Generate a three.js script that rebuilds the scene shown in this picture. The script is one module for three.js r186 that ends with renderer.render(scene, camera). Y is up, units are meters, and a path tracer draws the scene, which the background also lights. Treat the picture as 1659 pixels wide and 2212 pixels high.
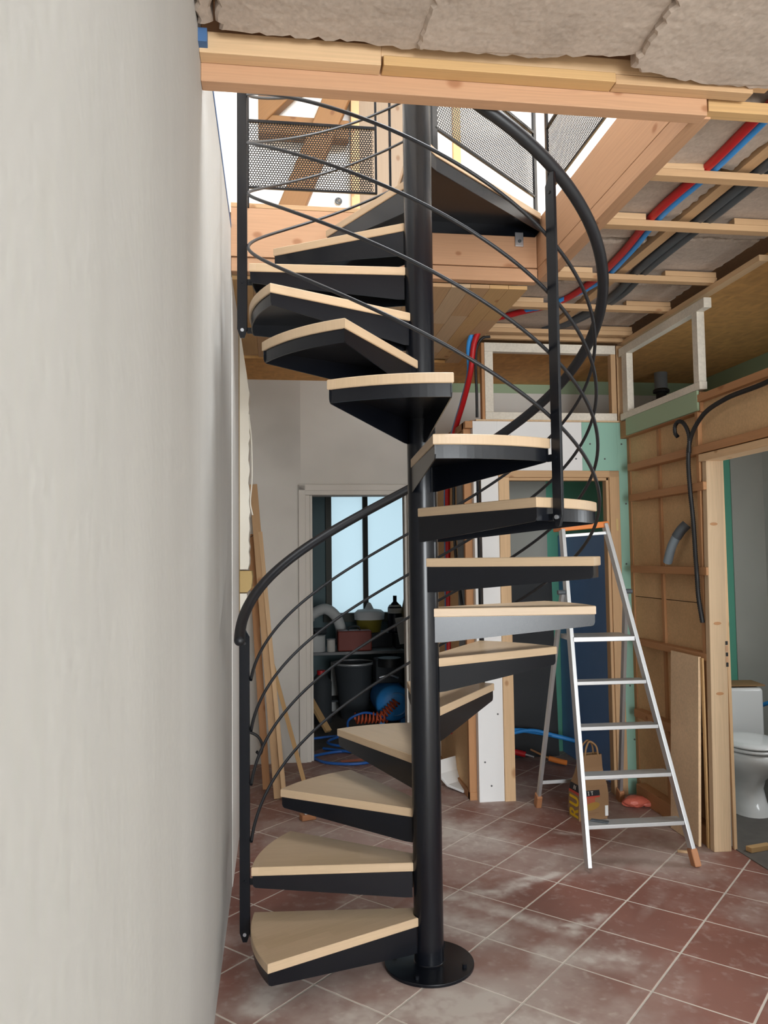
import * as THREE from 'three';
import { RoundedBoxGeometry } from 'three/addons/geometries/RoundedBoxGeometry.js';
import { RectAreaLightUniformsLib } from 'three/addons/lights/RectAreaLightUniformsLib.js';
import { mergeGeometries } from 'three/addons/utils/BufferGeometryUtils.js';

// ------------------------------------------------------------------ camera, sky, lights, exposure
const scene = new THREE.Scene();
const camera = new THREE.PerspectiveCamera(66.12, 1659 / 2212, 0.05, 60);
camera.position.set(-0.579, 1.5643, 3.068);
camera.rotation.set(0.05731, -0.13767, -0.01235, 'YXZ');
const renderer = new THREE.WebGLRenderer({ antialias: true });
renderer.toneMapping = THREE.LinearToneMapping;
renderer.toneMappingExposure = 1.0;
renderer.shadowMap.enabled = true;
scene.background = new THREE.Color().setRGB(0.66, 0.86, 0.98);
scene.backgroundIntensity = 1.0;
RectAreaLightUniformsLib.init();
function areaLight(color, intensity, w, h, pos, target) {
  const l = new THREE.RectAreaLight(color, intensity, w, h);
  l.position.set(...pos); l.lookAt(...target); scene.add(l);
  return l;
}
const DAY = new THREE.Color().setRGB(0.93, 0.97, 1.0);
areaLight(DAY, 24, 2.4, 2.2, [0.9, 1.35, 8.1], [0.9, 1.35, 0]);          // daylight in the glazed door behind the camera
areaLight(DAY, 21, 2.6, 2.2, [1.3, 6.3, 0.4], [1.2, 3.3, -0.4]);        // daylight in the roof light of the upper room
areaLight(DAY, 10, 0.6, 0.7, [2.9, 1.6, -0.5], [1.9, 1.0, -1.2]);           // daylight in the small lavatory window

// ------------------------------------------------------------------ helpers
const V = (x, y, z) => new THREE.Vector3(x, y, z);
const rng = (s) => () => { s = (s + 0x6d2b79f5) | 0; let t = Math.imul(s ^ (s >>> 15), 1 | s); t = (t + Math.imul(t ^ (t >>> 7), 61 | t)) ^ t; return ((t ^ (t >>> 14)) >>> 0) / 4294967296; };
const R = rng(7);
const clamp = (x, a = 0, b = 1) => Math.min(b, Math.max(a, x));
const mix = (a, b, t) => a + (b - a) * t;
const smooth = (a, b, x) => { const t = clamp((x - a) / (b - a)); return t * t * (3 - 2 * t); };
function makeNoise(seed) {
  const r = rng(seed), tab = new Float32Array(65536); for (let i = 0; i < 65536; i++) tab[i] = r();
  const at = (x, y, px, py) => tab[(((((x % px) + px) % px) * 251) + ((((y % py) + py) % py) * 1009)) & 65535];
  const n = (x, y, px, py) => { const xi = Math.floor(x), yi = Math.floor(y), fx = x - xi, fy = y - yi, u = fx * fx * (3 - 2 * fx), v = fy * fy * (3 - 2 * fy);
    return mix(mix(at(xi, yi, px, py), at(xi + 1, yi, px, py), u), mix(at(xi, yi + 1, px, py), at(xi + 1, yi + 1, px, py), u), v); };
  return (x, y, fx, fy, oct = 4, gain = 0.5) => { let s = 0, a = 1, t = 0; for (let o = 0; o < oct; o++) { const k = 1 << o; s += a * n(x * fx * k, y * fy * k, fx * k, fy * k); t += a; a *= gain; } return s / t; };
}
function texture(w, h, f, srgb = true, rx = 1, ry = 1) {
  const d = new Uint8Array(w * h * 4);
  for (let j = 0; j < h; j++) for (let i = 0; i < w; i++) { const c = f(i / w, j / h).map((q) => (srgb ? Math.pow(clamp(q), 1 / 2.2) : q)), k = (j * w + i) * 4; d[k] = clamp(c[0]) * 255; d[k + 1] = clamp(c[1]) * 255; d[k + 2] = clamp(c[2]) * 255; d[k + 3] = 255; }
  const t = new THREE.DataTexture(d, w, h); t.wrapS = t.wrapT = THREE.RepeatWrapping; t.magFilter = THREE.LinearFilter; t.minFilter = THREE.LinearMipmapLinearFilter; t.generateMipmaps = true;
  if (srgb) t.colorSpace = THREE.SRGBColorSpace; t.repeat.set(rx, ry); t.needsUpdate = true;
  return t;
}
const mat = (rgb, rough = 0.8, more = {}) => { const m = new THREE.MeshStandardMaterial({ roughness: rough, metalness: 0, side: THREE.DoubleSide, ...more }); m.color.setRGB(...rgb); return m; };

const counts = {};
function numbered(name) { const n = counts[name] = (counts[name] ?? -1) + 1; return n ? name + '_' + String(n).padStart(3, '0') : name; }
function tag(o, label, category, group) { o.userData.label = label; o.userData.category = category; if (group) o.userData.group = group; return o; }
function thing(name, label, category, [x, y, z] = [0, 0, 0], turn = 0, group) { const o = new THREE.Group(); o.name = numbered(name); o.position.set(x, y, z); o.rotation.y = turn; scene.add(o); return tag(o, label, category, group); }
function struct(name) { const o = new THREE.Group(); o.name = numbered(name); o.userData.kind = 'structure'; scene.add(o); return o; }
function obj(name, geo, m, parent = scene) {
  if (Array.isArray(geo)) geo = geo.length === 1 ? geo[0] : mergeGeometries(geo.map((g) => { g = g.index ? g.toNonIndexed() : g; for (const k of Object.keys(g.attributes)) if (!['position', 'normal', 'uv'].includes(k)) g.deleteAttribute(k); return g; }));
  const o = new THREE.Mesh(geo, m); o.name = parent === scene ? numbered(name) : name; o.castShadow = o.receiveShadow = true; parent.add(o); return o;
}
// texture coordinates in metres by the dominant axis of each face, u along the given axis
function boxUV(g, axis = 0, off = [0, 0]) {
  if (g.index) g = g.toNonIndexed();
  const p = g.attributes.position, n = p.count, uv = new Float32Array(n * 2), a = V(), b = V(), c = V(), e = V();
  for (let i = 0; i < n; i += 3) {
    a.fromBufferAttribute(p, i); b.fromBufferAttribute(p, i + 1); c.fromBufferAttribute(p, i + 2);
    e.copy(b).sub(a).cross(c.clone().sub(a)); const q = [Math.abs(e.x), Math.abs(e.y), Math.abs(e.z)], d = q.indexOf(Math.max(...q)), rest = [0, 1, 2].filter((k) => k !== d);
    const [ui, vi] = rest.includes(axis) ? [axis, rest.find((k) => k !== axis)] : rest;
    [a, b, c].forEach((v, k) => { const w = v.toArray(); uv[(i + k) * 2] = w[ui] + off[0]; uv[(i + k) * 2 + 1] = w[vi] + off[1]; });
  }
  g.setAttribute('uv', new THREE.BufferAttribute(uv, 2));
  return g;
}
function boxGeo(w, h, d, r = 0.0015, axis, off) {
  const q = [w, h, d]; axis ??= q.indexOf(Math.max(...q)); r = Math.min(r, w / 2.2, h / 2.2, d / 2.2);
  const g = r > 0.0004 ? new RoundedBoxGeometry(w, h, d, 1, r) : new THREE.BoxGeometry(w, h, d);
  return boxUV(g, axis, off ?? [R() * 3, R() * 3]);
}
// a box given by its bounds
function slab(name, x0, x1, y0, y1, z0, z1, m, parent = scene, r = 0.0015, axis) {
  const o = obj(name, boxGeo(x1 - x0, y1 - y0, z1 - z0, r, axis), m, parent);
  o.position.set((x0 + x1) / 2, (y0 + y1) / 2, (z0 + z1) / 2); return o;
}
// a bar from p to q, w across, h the other way; hint is roughly the direction of h
function barGeo(p, q, w, h, hint = V(0, 1, 0), r = 0.0015) {
  const d = q.clone().sub(p), L = d.length(), x = d.normalize(), z = x.clone().cross(hint).normalize(), y = z.clone().cross(x);
  const g = boxGeo(L, h, w, r, 0); g.applyMatrix4(new THREE.Matrix4().makeBasis(x, y, z).setPosition(p.clone().add(q).multiplyScalar(0.5))); return g;
}
const bar = (name, p, q, w, h, m, parent, hint, r) => obj(name, barGeo(V(...p), V(...q), w, h, hint ? V(...hint) : undefined, r), m, parent);
const tubeGeo = (pts, r, seg = 8, tension = 0.5) => { const c = new THREE.CatmullRomCurve3(pts.map((p) => (p.isVector3 ? p : V(...p))), false, 'centripetal', tension); return new THREE.TubeGeometry(c, Math.max(6, pts.length * 8), r, seg, false); };
function cyl(r0, r1, h, x, y, z, seg = 24) { const g = new THREE.CylinderGeometry(r0, r1, h, seg); g.translate(x, y, z); return g; }
const lathe = (pts, seg = 32) => new THREE.LatheGeometry(pts.map((p) => new THREE.Vector2(...p)), seg);
function extrude(pts, depth, bevel = 0) {
  const s = new THREE.Shape(pts.map((p) => new THREE.Vector2(...p)));
  return new THREE.ExtrudeGeometry(s, { depth: depth - 2 * bevel, bevelEnabled: bevel > 0, bevelSize: bevel, bevelOffset: -bevel, bevelThickness: bevel, bevelSegments: 1, curveSegments: 12 });
}

// ------------------------------------------------------------------ textures
const N1 = makeNoise(11), N2 = makeNoise(23), N3 = makeNoise(37);
const knots = Array.from({ length: 9 }, () => [R(), R(), 0.008 + R() * 0.012]);
const pineTex = texture(1024, 512, (u, v) => {                    // spans 2 m by 0.5 m
  const warp = N1(u, v, 4, 6, 3) * 0.5, ring = 0.5 + 0.5 * Math.sin((v * 26 + warp * 9 + N2(u, v, 2, 30, 3) * 3) * 6.283);
  let k = 0; for (const [a, b, r] of knots) { let du = Math.abs(u - a), dv = Math.abs(v - b); du = Math.min(du, 1 - du) * 2; dv = Math.min(dv, 1 - dv) * 0.5; k = Math.max(k, smooth(r * 1.6, r * 0.5, Math.hypot(du * 0.7, dv))); }
  const f = 0.9 + 0.1 * N3(u, v, 8, 160, 2) - 0.1 * ring * N1(u, v, 3, 9, 2), t = mix(f, 0.55, k * 0.75);
  return [t, mix(t * 0.985, t * 0.8, k), mix(t * 0.96, t * 0.65, k)];
}, true, 0.5, 2);
const beechTex = texture(1024, 512, (u, v) => {                   // glued staves, spans 1 m by 0.4 m
  const row = Math.floor(v * 9), cut = Math.floor(u * 2 + (row * 0.37) % 1), id = N1(row / 9 + cut * 0.31, row * 0.17, 32, 32, 1);
  const g = N2(u, v, 6, 120, 3), f = 0.87 + 0.09 * g + 0.1 * (id - 0.5) + 0.05 * N3(u, v, 40, 200, 1);
  return [f, f * mix(0.97, 1.0, g), f * mix(0.93, 0.98, id)];
}, true, 1, 2.5);
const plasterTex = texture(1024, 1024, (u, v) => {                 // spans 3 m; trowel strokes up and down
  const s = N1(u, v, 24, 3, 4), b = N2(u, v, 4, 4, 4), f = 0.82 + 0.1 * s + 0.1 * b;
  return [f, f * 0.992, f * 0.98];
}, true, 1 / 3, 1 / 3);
const plasterBump = texture(512, 512, (u, v) => { const s = N1(u, v, 20, 4, 4) * 0.6 + N2(u, v, 90, 90, 2) * 0.4; return [s, s, s]; }, false, 1 / 2, 1 / 2);
const backPlasterTex = texture(512, 512, (u, v) => { const b = N2(u, v, 3, 4, 5), s = N3(u, v, 7, 5, 3), f = 0.68 + 0.28 * b - 0.05 * smooth(0.5, 0.8, s); return [f, f * 0.985, f * 0.96]; }, true, 0.4, 0.4);
const woolTex = texture(1024, 1024, (u, v) => { const a = N1(u, v, 5, 6, 4), b = N2(u, v, 120, 90, 3), c = N3(u, v, 14, 40, 3), f = 0.62 + 0.22 * a + 0.2 * b + 0.1 * c - 0.08; return [f, f * 0.965, f * 0.93]; }, true, 0.9, 0.9);
const woolBump = texture(512, 512, (u, v) => { const s = N2(u, v, 60, 45, 4) * 0.6 + N3(u, v, 10, 24, 3) * 0.6; return [s, s, s]; }, false, 1, 1);
const boardTex = texture(512, 512, (u, v) => { const a = N1(u, v, 4, 4, 4), b = N2(u, v, 150, 150, 2), f = 0.62 + 0.3 * a + 0.16 * b - 0.06; return [f, f * 0.96, f * 0.9]; }, true, 0.8, 0.8);
const osbTex = texture(1024, 1024, (u, v) => {                     // spans 1.5 m, flakes lying along u
  const a = N1(u, v, 18, 50, 2, 0.6), b = N2(u, v, 60, 18, 2, 0.6), c = N3(u, v, 3, 3, 3), f = 0.5 + 0.34 * (a > b ? a : b * 0.9) + 0.2 * c;
  return [f, f * 0.96, f * 0.86];
}, true, 0.67, 0.67);
// floor: clay tiles under plaster and saw dust. Texture spans x -1.3..4.7, z -3.6..2.4
const FX = -1.3, FZ = -3.6, FS = 6;
const segs = [[0.2, -0.57, 0.41, -0.6, 0.05], [0.41, -0.6, 0.56, -0.66, 0.04], [0.56, -0.66, 0.76, -0.75, 0.03], [0.25, -0.55, 0.38, -0.41, 0.06], [0.38, -0.41, 0.6, -0.19, 0.045], [0.6, -0.19, 0.82, -0.28, 0.025], [0.12, -0.4, 0.3, -0.2, 0.13],
  [-0.12, 0.3, 0.12, 0.3, 0.12], [0.0, 0.38, 0.3, 0.45, 0.1], [-0.3, 0.3, -0.1, 0.5, 0.08], [-0.66, 0.2, -0.5, -0.1, 0.05], [0.2, -1.6, 0.5, -1.3, 0.2], [0.45, 0.0, 0.75, 0.1, 0.07], [1.0, -1.3, 1.1, -1.25, 0.03]];
const dustTex = texture(2048, 2048, (u, v) => {
  const x = FX + u * FS, z = FZ + v * FS; let d = 0;
  const wob = (N1(u, v, 60, 60, 3) - 0.5) * 0.12;
  segs.forEach(([ax, az, bx, bz, r], k) => { const lx = bx - ax, lz = bz - az, t = clamp(((x - ax) * lx + (z - az) * lz) / (lx * lx + lz * lz)), q = Math.hypot(x - ax - t * lx + wob, z - az - t * lz + wob * 0.7); d = Math.max(d, (k < 6 ? 0.75 : 0.6) * Math.exp(-(q * q) / (r * r))); });
  const film = smooth(0.42, 0.74, N2(u, v, 11, 11, 7, 0.62)) * 0.4, fine = N3(u, v, 150, 150, 3), smear = smooth(0.56, 0.68, N1(u * 0.72 + v * 0.7, v * 0.72 - u * 0.7, 30, 9, 4)) * 0.3;
  const spots = smooth(0.55, 0.9, N3(u, v, 200, 200, 4)) * 0.22;
  const near = smooth(0.5, -0.6, Math.hypot(x - 0.1, z - 0.3) - 0.7) * 0.18 + smooth(-1.4, -2.4, z) * 0.15;
  d = clamp(d * (0.35 + 1.2 * fine) + film + smear * 0.45 * (0.4 + fine) + spots + near, 0, 0.95);
  const t = 0.78 + 0.34 * (N1(u, v, 26, 26, 4) - 0.35), c = [0.31 * t, 0.125 * t, 0.09 * t];
  return [mix(c[0], 0.68, d), mix(c[1], 0.60, d), mix(c[2], 0.54, d)];
}, true);
dustTex.wrapS = dustTex.wrapT = THREE.ClampToEdgeWrapping;
const groutTex = texture(256, 256, (u, v) => { const f = 0.62 + 0.16 * N1(u, v, 20, 20, 3); return [f, f * 0.95, f * 0.9]; }, true, 1, 1);

// ------------------------------------------------------------------ materials
const wood = (rgb, rough = 0.7) => mat(rgb, rough, { map: pineTex });
const M = {
  pine: wood([0.60, 0.38, 0.205]), pinePink: wood([0.58, 0.335, 0.195]), pineLight: wood([0.74, 0.50, 0.29]), pineYellow: wood([0.64, 0.40, 0.18]), pineOld: wood([0.22, 0.112, 0.04]), timberDim: wood([0.27, 0.21, 0.155]), pinePale: wood([0.64, 0.46, 0.29]), batten: wood([0.50, 0.25, 0.11]),
  beech: mat([0.58, 0.425, 0.28], 0.42, { map: beechTex }),
  rail: mat([0.008, 0.009, 0.012], 0.45),
  steel: Object.assign(new THREE.MeshPhysicalMaterial({ color: new THREE.Color().setRGB(0.004, 0.005, 0.008), roughness: 0.26, specularIntensity: 0.8, side: THREE.DoubleSide })),
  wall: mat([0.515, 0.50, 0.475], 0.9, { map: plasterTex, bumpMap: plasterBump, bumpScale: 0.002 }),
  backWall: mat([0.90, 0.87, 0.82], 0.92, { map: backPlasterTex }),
  white: mat([0.86, 0.86, 0.85], 0.85), paint: mat([0.66, 0.62, 0.56], 0.6), paintWhite: mat([0.98, 0.93, 0.84], 0.6, { map: boardTex }),
  card: mat([0.82, 0.80, 0.76], 0.85), foam: mat([0.96, 0.93, 0.84], 0.9), glue: mat([0.62, 0.45, 0.2], 0.8), blueTape: mat([0.06, 0.14, 0.30], 0.6),
  wool: mat([0.60, 0.51, 0.44], 0.98, { map: woolTex, bumpMap: woolBump, bumpScale: 0.004 }),
  fibre: mat([0.86, 0.58, 0.32], 0.95, { map: boardTex }), osb: mat([0.82, 0.45, 0.17], 0.85, { map: osbTex }),
  green: mat([0.30, 0.52, 0.42], 0.9), greenDark: mat([0.13, 0.42, 0.30], 0.9), greenPale: mat([0.36, 0.46, 0.30], 0.9), greyBoard: mat([0.62, 0.62, 0.60], 0.9), filler: mat([0.55, 0.55, 0.51], 0.9, { map: backPlasterTex }), whiteBoard: mat([0.82, 0.81, 0.80], 0.85),
  tile: mat([1, 1, 1], 0.62, { map: dustTex }), grout: mat([1.0, 0.95, 0.88], 0.95, { map: groutTex }), concrete: mat([0.2, 0.19, 0.18], 0.9, { map: groutTex }),
  alu: mat([0.60, 0.61, 0.62], 0.4, { metalness: 0.75 }), aluDull: mat([0.5, 0.5, 0.5], 0.45, { metalness: 0.6 }), orange: mat([0.75, 0.22, 0.04], 0.5), rubber: mat([0.45, 0.2, 0.09], 0.6),
  red: mat([0.52, 0.01, 0.015], 0.45), blue: mat([0.04, 0.30, 0.76], 0.45), conduit: mat([0.07, 0.08, 0.09], 0.55), black: mat([0.012, 0.012, 0.013], 0.55), screw: mat([0.08, 0.08, 0.08], 0.5), zinc: mat([0.6, 0.62, 0.66], 0.35, { metalness: 0.8 }),
  ceramic: mat([0.84, 0.84, 0.83], 0.12), kraft: mat([0.42, 0.25, 0.12], 0.85, { map: boardTex }), mdf: mat([0.92, 0.68, 0.45], 0.85, { map: boardTex }), blackBoard: mat([0.012, 0.013, 0.015], 0.6), blueWall: mat([0.22, 0.42, 0.85], 0.5), navy: mat([0.02, 0.05, 0.12], 0.5),
  dark: mat([0.03, 0.035, 0.04], 0.8), teal: mat([0.16, 0.22, 0.23], 0.9), pvc: mat([0.22, 0.24, 0.26], 0.5),
};

// ------------------------------------------------------------------ the setting: floor
const floor = struct('floor');
slab('grout_bed', -1.0, 4.2, -0.06, -0.0012, -3.3, 8.3, M.grout, floor, 0);
{ // clay tiles laid on the diagonal
  const a = 0.338, s = Math.SQRT1_2, ox = -0.206, oz = 0.313, T = a - 0.008;
  for (let i = -14; i < 22; i++) for (let j = -14; j < 22; j++) {
    const cx = ox + (i + 0.5 + j + 0.5) * a * s, cz = oz + (-(i + 0.5) + (j + 0.5)) * a * s;
    if (cx < -0.98 || cx > 3.1 || cz > 1.05 || cz < -3.28) continue;
    if (cz - 1.05 > 0) continue;
    const g = boxUV(new RoundedBoxGeometry(T, 0.012, T, 1, 0.0015), 0), p = g.attributes.position, uv = g.attributes.uv;
    const tilt = (R() - 0.5) * 0.0016; g.rotateZ(tilt); g.rotateY(Math.PI / 4);
    for (let k = 0; k < p.count; k++) uv.setXY(k, (p.getX(k) + cx - FX) / FS, (p.getZ(k) + cz - FZ) / FS);
    const o = obj('tile', g, M.tile, floor); o.position.set(cx, -0.006 + (R() - 0.5) * 0.0008, cz);
  }
}
slab('workshop_slab', -1.2, 3.0, -0.07, -0.004, -5.9, -3.3, M.concrete, floor, 0);

// ------------------------------------------------------------------ walls
const wallLeft = struct('wall_left');
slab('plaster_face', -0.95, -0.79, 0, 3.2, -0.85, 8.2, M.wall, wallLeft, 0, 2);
slab('lining_edge', -0.95, -0.787, 0.0, 2.97, -1.54, -0.85, M.card, wallLeft, 0.002);
slab('glue_strip', -0.95, -0.792, 0.9, 2.97, -1.78, -1.54, M.glue, wallLeft, 0);
slab('glue_strip', -0.95, -0.796, 0.0, 0.9, -1.78, -1.54, M.card, wallLeft, 0);
{ // broken edge of the polystyrene lining, with foam glue below it
  const edge = (y0, y1, x, w) => { const p = []; for (let y = y0; y >= y1; y -= 0.035) p.push([x + (R() - 0.5) * w, y]); return p; };
  const panel = (pts, m, z, name) => { const g = extrude(pts, 0.22, 0.002); g.translate(0, 0, -0.22 + z); return obj(name, boxUV(g, 1), m, wallLeft); };
  panel([[-0.86, 1.50], [-0.86, 2.95], [-0.786, 2.95], [-0.752, 2.72], ...edge(2.62, 1.52, -0.735, 0.012), [-0.745, 1.5]], M.foam, -1.785, 'polystyrene_panel');
  panel([[-0.86, 1.36], [-0.86, 1.495], ...edge(1.49, 1.37, -0.728, 0.03), [-0.75, 1.36]], M.glue, -1.80, 'foam_glue');
  panel([[-0.86, 1.18], [-0.86, 1.355], [-0.752, 1.355], ...edge(1.34, 1.22, -0.752, 0.008), [-0.757, 1.18]], M.foam, -1.79, 'polystyrene_panel');
  panel([[-0.86, 0.0], [-0.86, 1.175], [-0.757, 1.175], ...edge(1.16, 0.04, -0.759, 0.003), [-0.76, 0.0]], M.card, -1.795, 'lining_edge');
  obj('foam_curl', tubeGeo([[-0.737, 2.45, -1.79], [-0.722, 2.3, -1.785], [-0.718, 2.05, -1.785], [-0.728, 1.9, -1.79], [-0.715, 1.83, -1.785]], 0.004, 6), M.foam, wallLeft);
}
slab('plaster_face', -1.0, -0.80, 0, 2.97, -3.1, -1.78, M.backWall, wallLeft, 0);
slab('plaster_face', -0.95, -0.80, 3.2, 6.6, -3.3, 4.0, M.white, wallLeft, 0);
slab('membrane_strip', -0.80, -0.788, 3.2, 3.222, -0.85, 0.74, M.blueTape, wallLeft, 0);

const wallBack = struct('wall_back');
slab('plaster_face', -0.95, -0.38, 0, 2.97, -3.25, -3.1, M.backWall, wallBack, 0);
slab('plaster_face', -0.38, 0.55, 2.11, 2.97, -3.25, -3.1, M.backWall, wallBack, 0);
slab('plaster_face', 0.55, 3.05, 0, 2.89, -3.25, -3.1, M.backWall, wallBack, 0);
slab('green_board', 0.55, 3.05, 2.89, 3.02, -3.25, -3.098, M.greenPale, wallBack, 0);
const door1 = struct('door_1');
slab('jamb', -0.38, -0.31, 0, 2.055, -3.27, -3.08, M.paint, door1, 0.006);
slab('jamb', 0.462, 0.53, 0, 2.055, -3.27, -3.08, M.paint, door1, 0.006);
slab('head', -0.38, 0.53, 2.055, 2.115, -3.27, -3.08, M.paint, door1, 0.006);
slab('stop', -0.31, -0.29, 0, 2.055, -3.22, -3.12, M.paint, door1, 0.004);
slab('stop', 0.442, 0.462, 0, 2.055, -3.22, -3.12, M.paint, door1, 0.004);
slab('architrave', -0.40, -0.345, 0, 2.135, -3.1, -3.072, M.paint, door1, 0.004);
slab('architrave', -0.40, 0.57, 2.09, 2.14, -3.1, -3.072, M.paint, door1, 0.004);

// the boxed-in room behind the stair: partition with a doorway
const partition = struct('wall_inner');
slab('plasterboard', 0.70, 0.865, 0, 2.445, -1.955, -1.9, M.whiteBoard, partition, 0.001);
slab('plasterboard', 0.865, 1.444, 2.12, 2.445, -1.955, -1.9, M.whiteBoard, partition, 0.001);
slab('green_plasterboard', 1.445, 1.69, 2.12, 2.445, -1.955, -1.9, M.green, partition, 0.001);
slab('green_plasterboard', 1.69, 1.785, 0.0, 2.445, -1.955, -1.9, M.green, partition, 0.001);
for (const [x, y] of [[0.74, 0.25], [0.83, 0.55], [0.75, 0.9], [0.84, 1.2], [0.75, 1.55], [0.83, 1.9], [0.78, 0.1], [0.82, 2.3], [0.95, 2.35], [1.1, 2.3], [1.25, 2.33], [1.4, 2.2], [1.5, 2.3], [1.6, 2.2], [1.72, 2.3], [1.74, 1.9], [1.73, 1.5], [1.75, 1.1], [1.73, 0.7], [1.75, 0.35], [1.55, 2.38]]) {
  const g = cyl(0.006, 0.006, 0.003, 0, 0, 0, 8); g.rotateX(Math.PI / 2); obj('screw', g, M.screw, partition).position.set(x, y, -1.899);
}
// its left flank: studs and fibre boards left open
slab('fibre_board', 0.665, 0.69, 0.0, 1.3, -2.9, -2.0, M.fibre, partition, 0.001);
slab('fibre_board', 0.67, 0.69, 1.3, 2.42, -2.9, -2.0, M.fibre, partition, 0.001);
slab('stud', 0.65, 0.70, 0, 2.445, -1.995, -1.955, M.batten, partition);
slab('stud', 0.64, 0.69, 0, 2.445, -2.95, -2.9, M.paintWhite, partition);
slab('green_stud', 0.655, 0.668, 0.8, 2.3, -2.2, -2.05, M.pvc, partition);
slab('top_plate', 0.65, 0.70, 2.40, 2.445, -3.1, -1.9, M.batten, partition);
slab('sole_plate', 0.65, 0.70, 0, 0.05, -3.08, -1.95, M.batten, partition);
const door3 = struct('door_3');
slab('jamb', 0.865, 0.935, 0, 2.075, -2.0, -1.885, M.pineLight, door3, 0.003);
slab('jamb', 1.622, 1.692, 0, 2.12, -1.99, -1.885, M.pine, door3, 0.003);
slab('stop', 1.604, 1.624, 0, 2.075, -1.96, -1.9, M.pine, door3, 0.003);
slab('head', 0.865, 1.692, 2.075, 2.12, -2.0, -1.885, M.pine, door3, 0.003);
slab('stop', 0.935, 1.622, 2.055, 2.075, -1.96, -1.9, M.pine, door3, 0.003);
slab('latch_plate', 1.66, 1.675, 1.72, 1.80, -1.886, -1.883, M.glue, door3, 0);
const innerRoom = struct('wall_inner_back');
slab('grey_plasterboard', 0.7, 1.60, 0, 2.445, -3.1, -3.06, M.filler, innerRoom, 0.001);
slab('green_plasterboard', 1.60, 1.72, 0, 2.445, -3.1, -3.065, M.greenDark, innerRoom, 0.001);
slab('green_plasterboard', 1.70, 1.74, 1.72, 2.445, -3.1, -1.96, M.greenDark, innerRoom, 0.001);
slab('blue_wall_panel', 1.69, 1.74, 0, 1.72, -3.06, -1.96, M.blueWall, innerRoom, 0.001);
slab('top_board', 0.7, 1.75, 2.445, 2.46, -3.1, -1.96, M.osb, innerRoom, 0.001);

// right wall: open timber frame filled with fibre board
const wallRight = struct('wall_right');
slab('fibre_board', 1.765, 1.80, 1.29, 2.335, -1.9, -0.93, M.fibre, wallRight, 0.001);
slab('fibre_board', 1.768, 1.80, 1.02, 1.285, -1.9, -0.93, M.fibre, wallRight, 0.001);
slab('fibre_board', 1.765, 1.80, 0.06, 1.01, -1.9, -0.93, M.fibre, wallRight, 0.001);
slab('fibre_board', 1.735, 1.80, 2.14, 2.40, -0.93, 0.2, M.fibre, wallRight, 0.001);
slab('green_strip', 1.698, 1.712, 2.34, 2.45, -1.78, -0.90, M.greenPale, wallRight, 0.001);
slab('top_rail', 1.70, 1.80, 2.385, 2.425, -0.9, 0.2, M.batten, wallRight);
slab('top_rail', 1.715, 1.80, 2.335, 2.445, -1.9, -0.9, M.batten, wallRight);
slab('batten', 1.70, 1.764, 2.105, 2.15, -1.78, 0.2, M.batten, wallRight, 0.004);
slab('batten', 1.70, 1.764, 1.905, 1.95, -1.76, -0.87, M.batten, wallRight, 0.004);
slab('batten', 1.70, 1.764, 1.445, 1.49, -1.77, -0.87, M.batten, wallRight, 0.004);
slab('batten', 1.705, 1.764, 0.985, 1.025, -1.75, -0.90, M.batten, wallRight, 0.004);
slab('batten', 1.705, 1.764, 0.52, 0.57, -1.80, -0.95, M.batten, wallRight, 0.004);
slab('sole_plate', 1.70, 1.80, 0.0, 0.10, -1.79, -0.92, M.batten, wallRight, 0.004);
slab('stud', 1.752, 1.768, 0.1, 2.33, -1.475, -1.445, M.batten, wallRight);
slab('stud', 1.712, 1.80, 0.0, 2.385, -0.955, -0.925, M.batten, wallRight);
slab('stud', 1.758, 1.80, 0.0, 2.34, -1.9, -1.86, M.batten, wallRight);
slab('wall_end', 1.70, 1.82, 0, 3.0, 0.1, 0.25, M.white, wallRight, 0);
slab('return_wall', 1.7, 3.7, 0, 3.0, 0.25, 0.37, M.white, wallRight, 0);
slab('outer_wall', 3.6, 3.75, 0, 3.1, 0.3, 8.3, M.white, wallRight, 0);
const door2 = struct('door_2');
bar('jamb', [1.738, 0, -0.889], [1.770, 2.10, -0.889], 0.042, 0.098, M.pinePale, door2, [1, 0, 0], 0.004);
slab('jamb', 1.70, 1.812, 0, 2.10, -0.13, -0.088, M.pineLight, door2, 0.004);
slab('head', 1.70, 1.812, 2.06, 2.10, -0.91, -0.088, M.pineLight, door2, 0.004);
slab('stop', 1.812, 1.83, 0, 2.08, -0.905, -0.885, M.pineLight, door2, 0.002);
slab('edge_strip', 1.69, 1.70, 0, 1.0, -0.945, -0.925, M.pineYellow, door2, 0.001);
for (const y of [0.82, 1.19, 1.72]) { const g = cyl(0.012, 0.012, 0.002, 0, 0, 0, 10); g.rotateX(Math.PI / 2); g.scale(1.8, 0.7, 1); obj('knot', g, M.batten, door2).position.set(1.752, y, -0.8675); }
for (const [y0, y1, m] of [[1.075, 1.095, M.black], [1.04, 1.07, M.pinePink], [1.015, 1.035, M.black], [0.985, 1.012, M.pinePink], [0.96, 0.982, M.black]]) slab('label_band', 1.793, 1.806, y0, y1, -0.8685, -0.8665, m, door2, 0);

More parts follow.
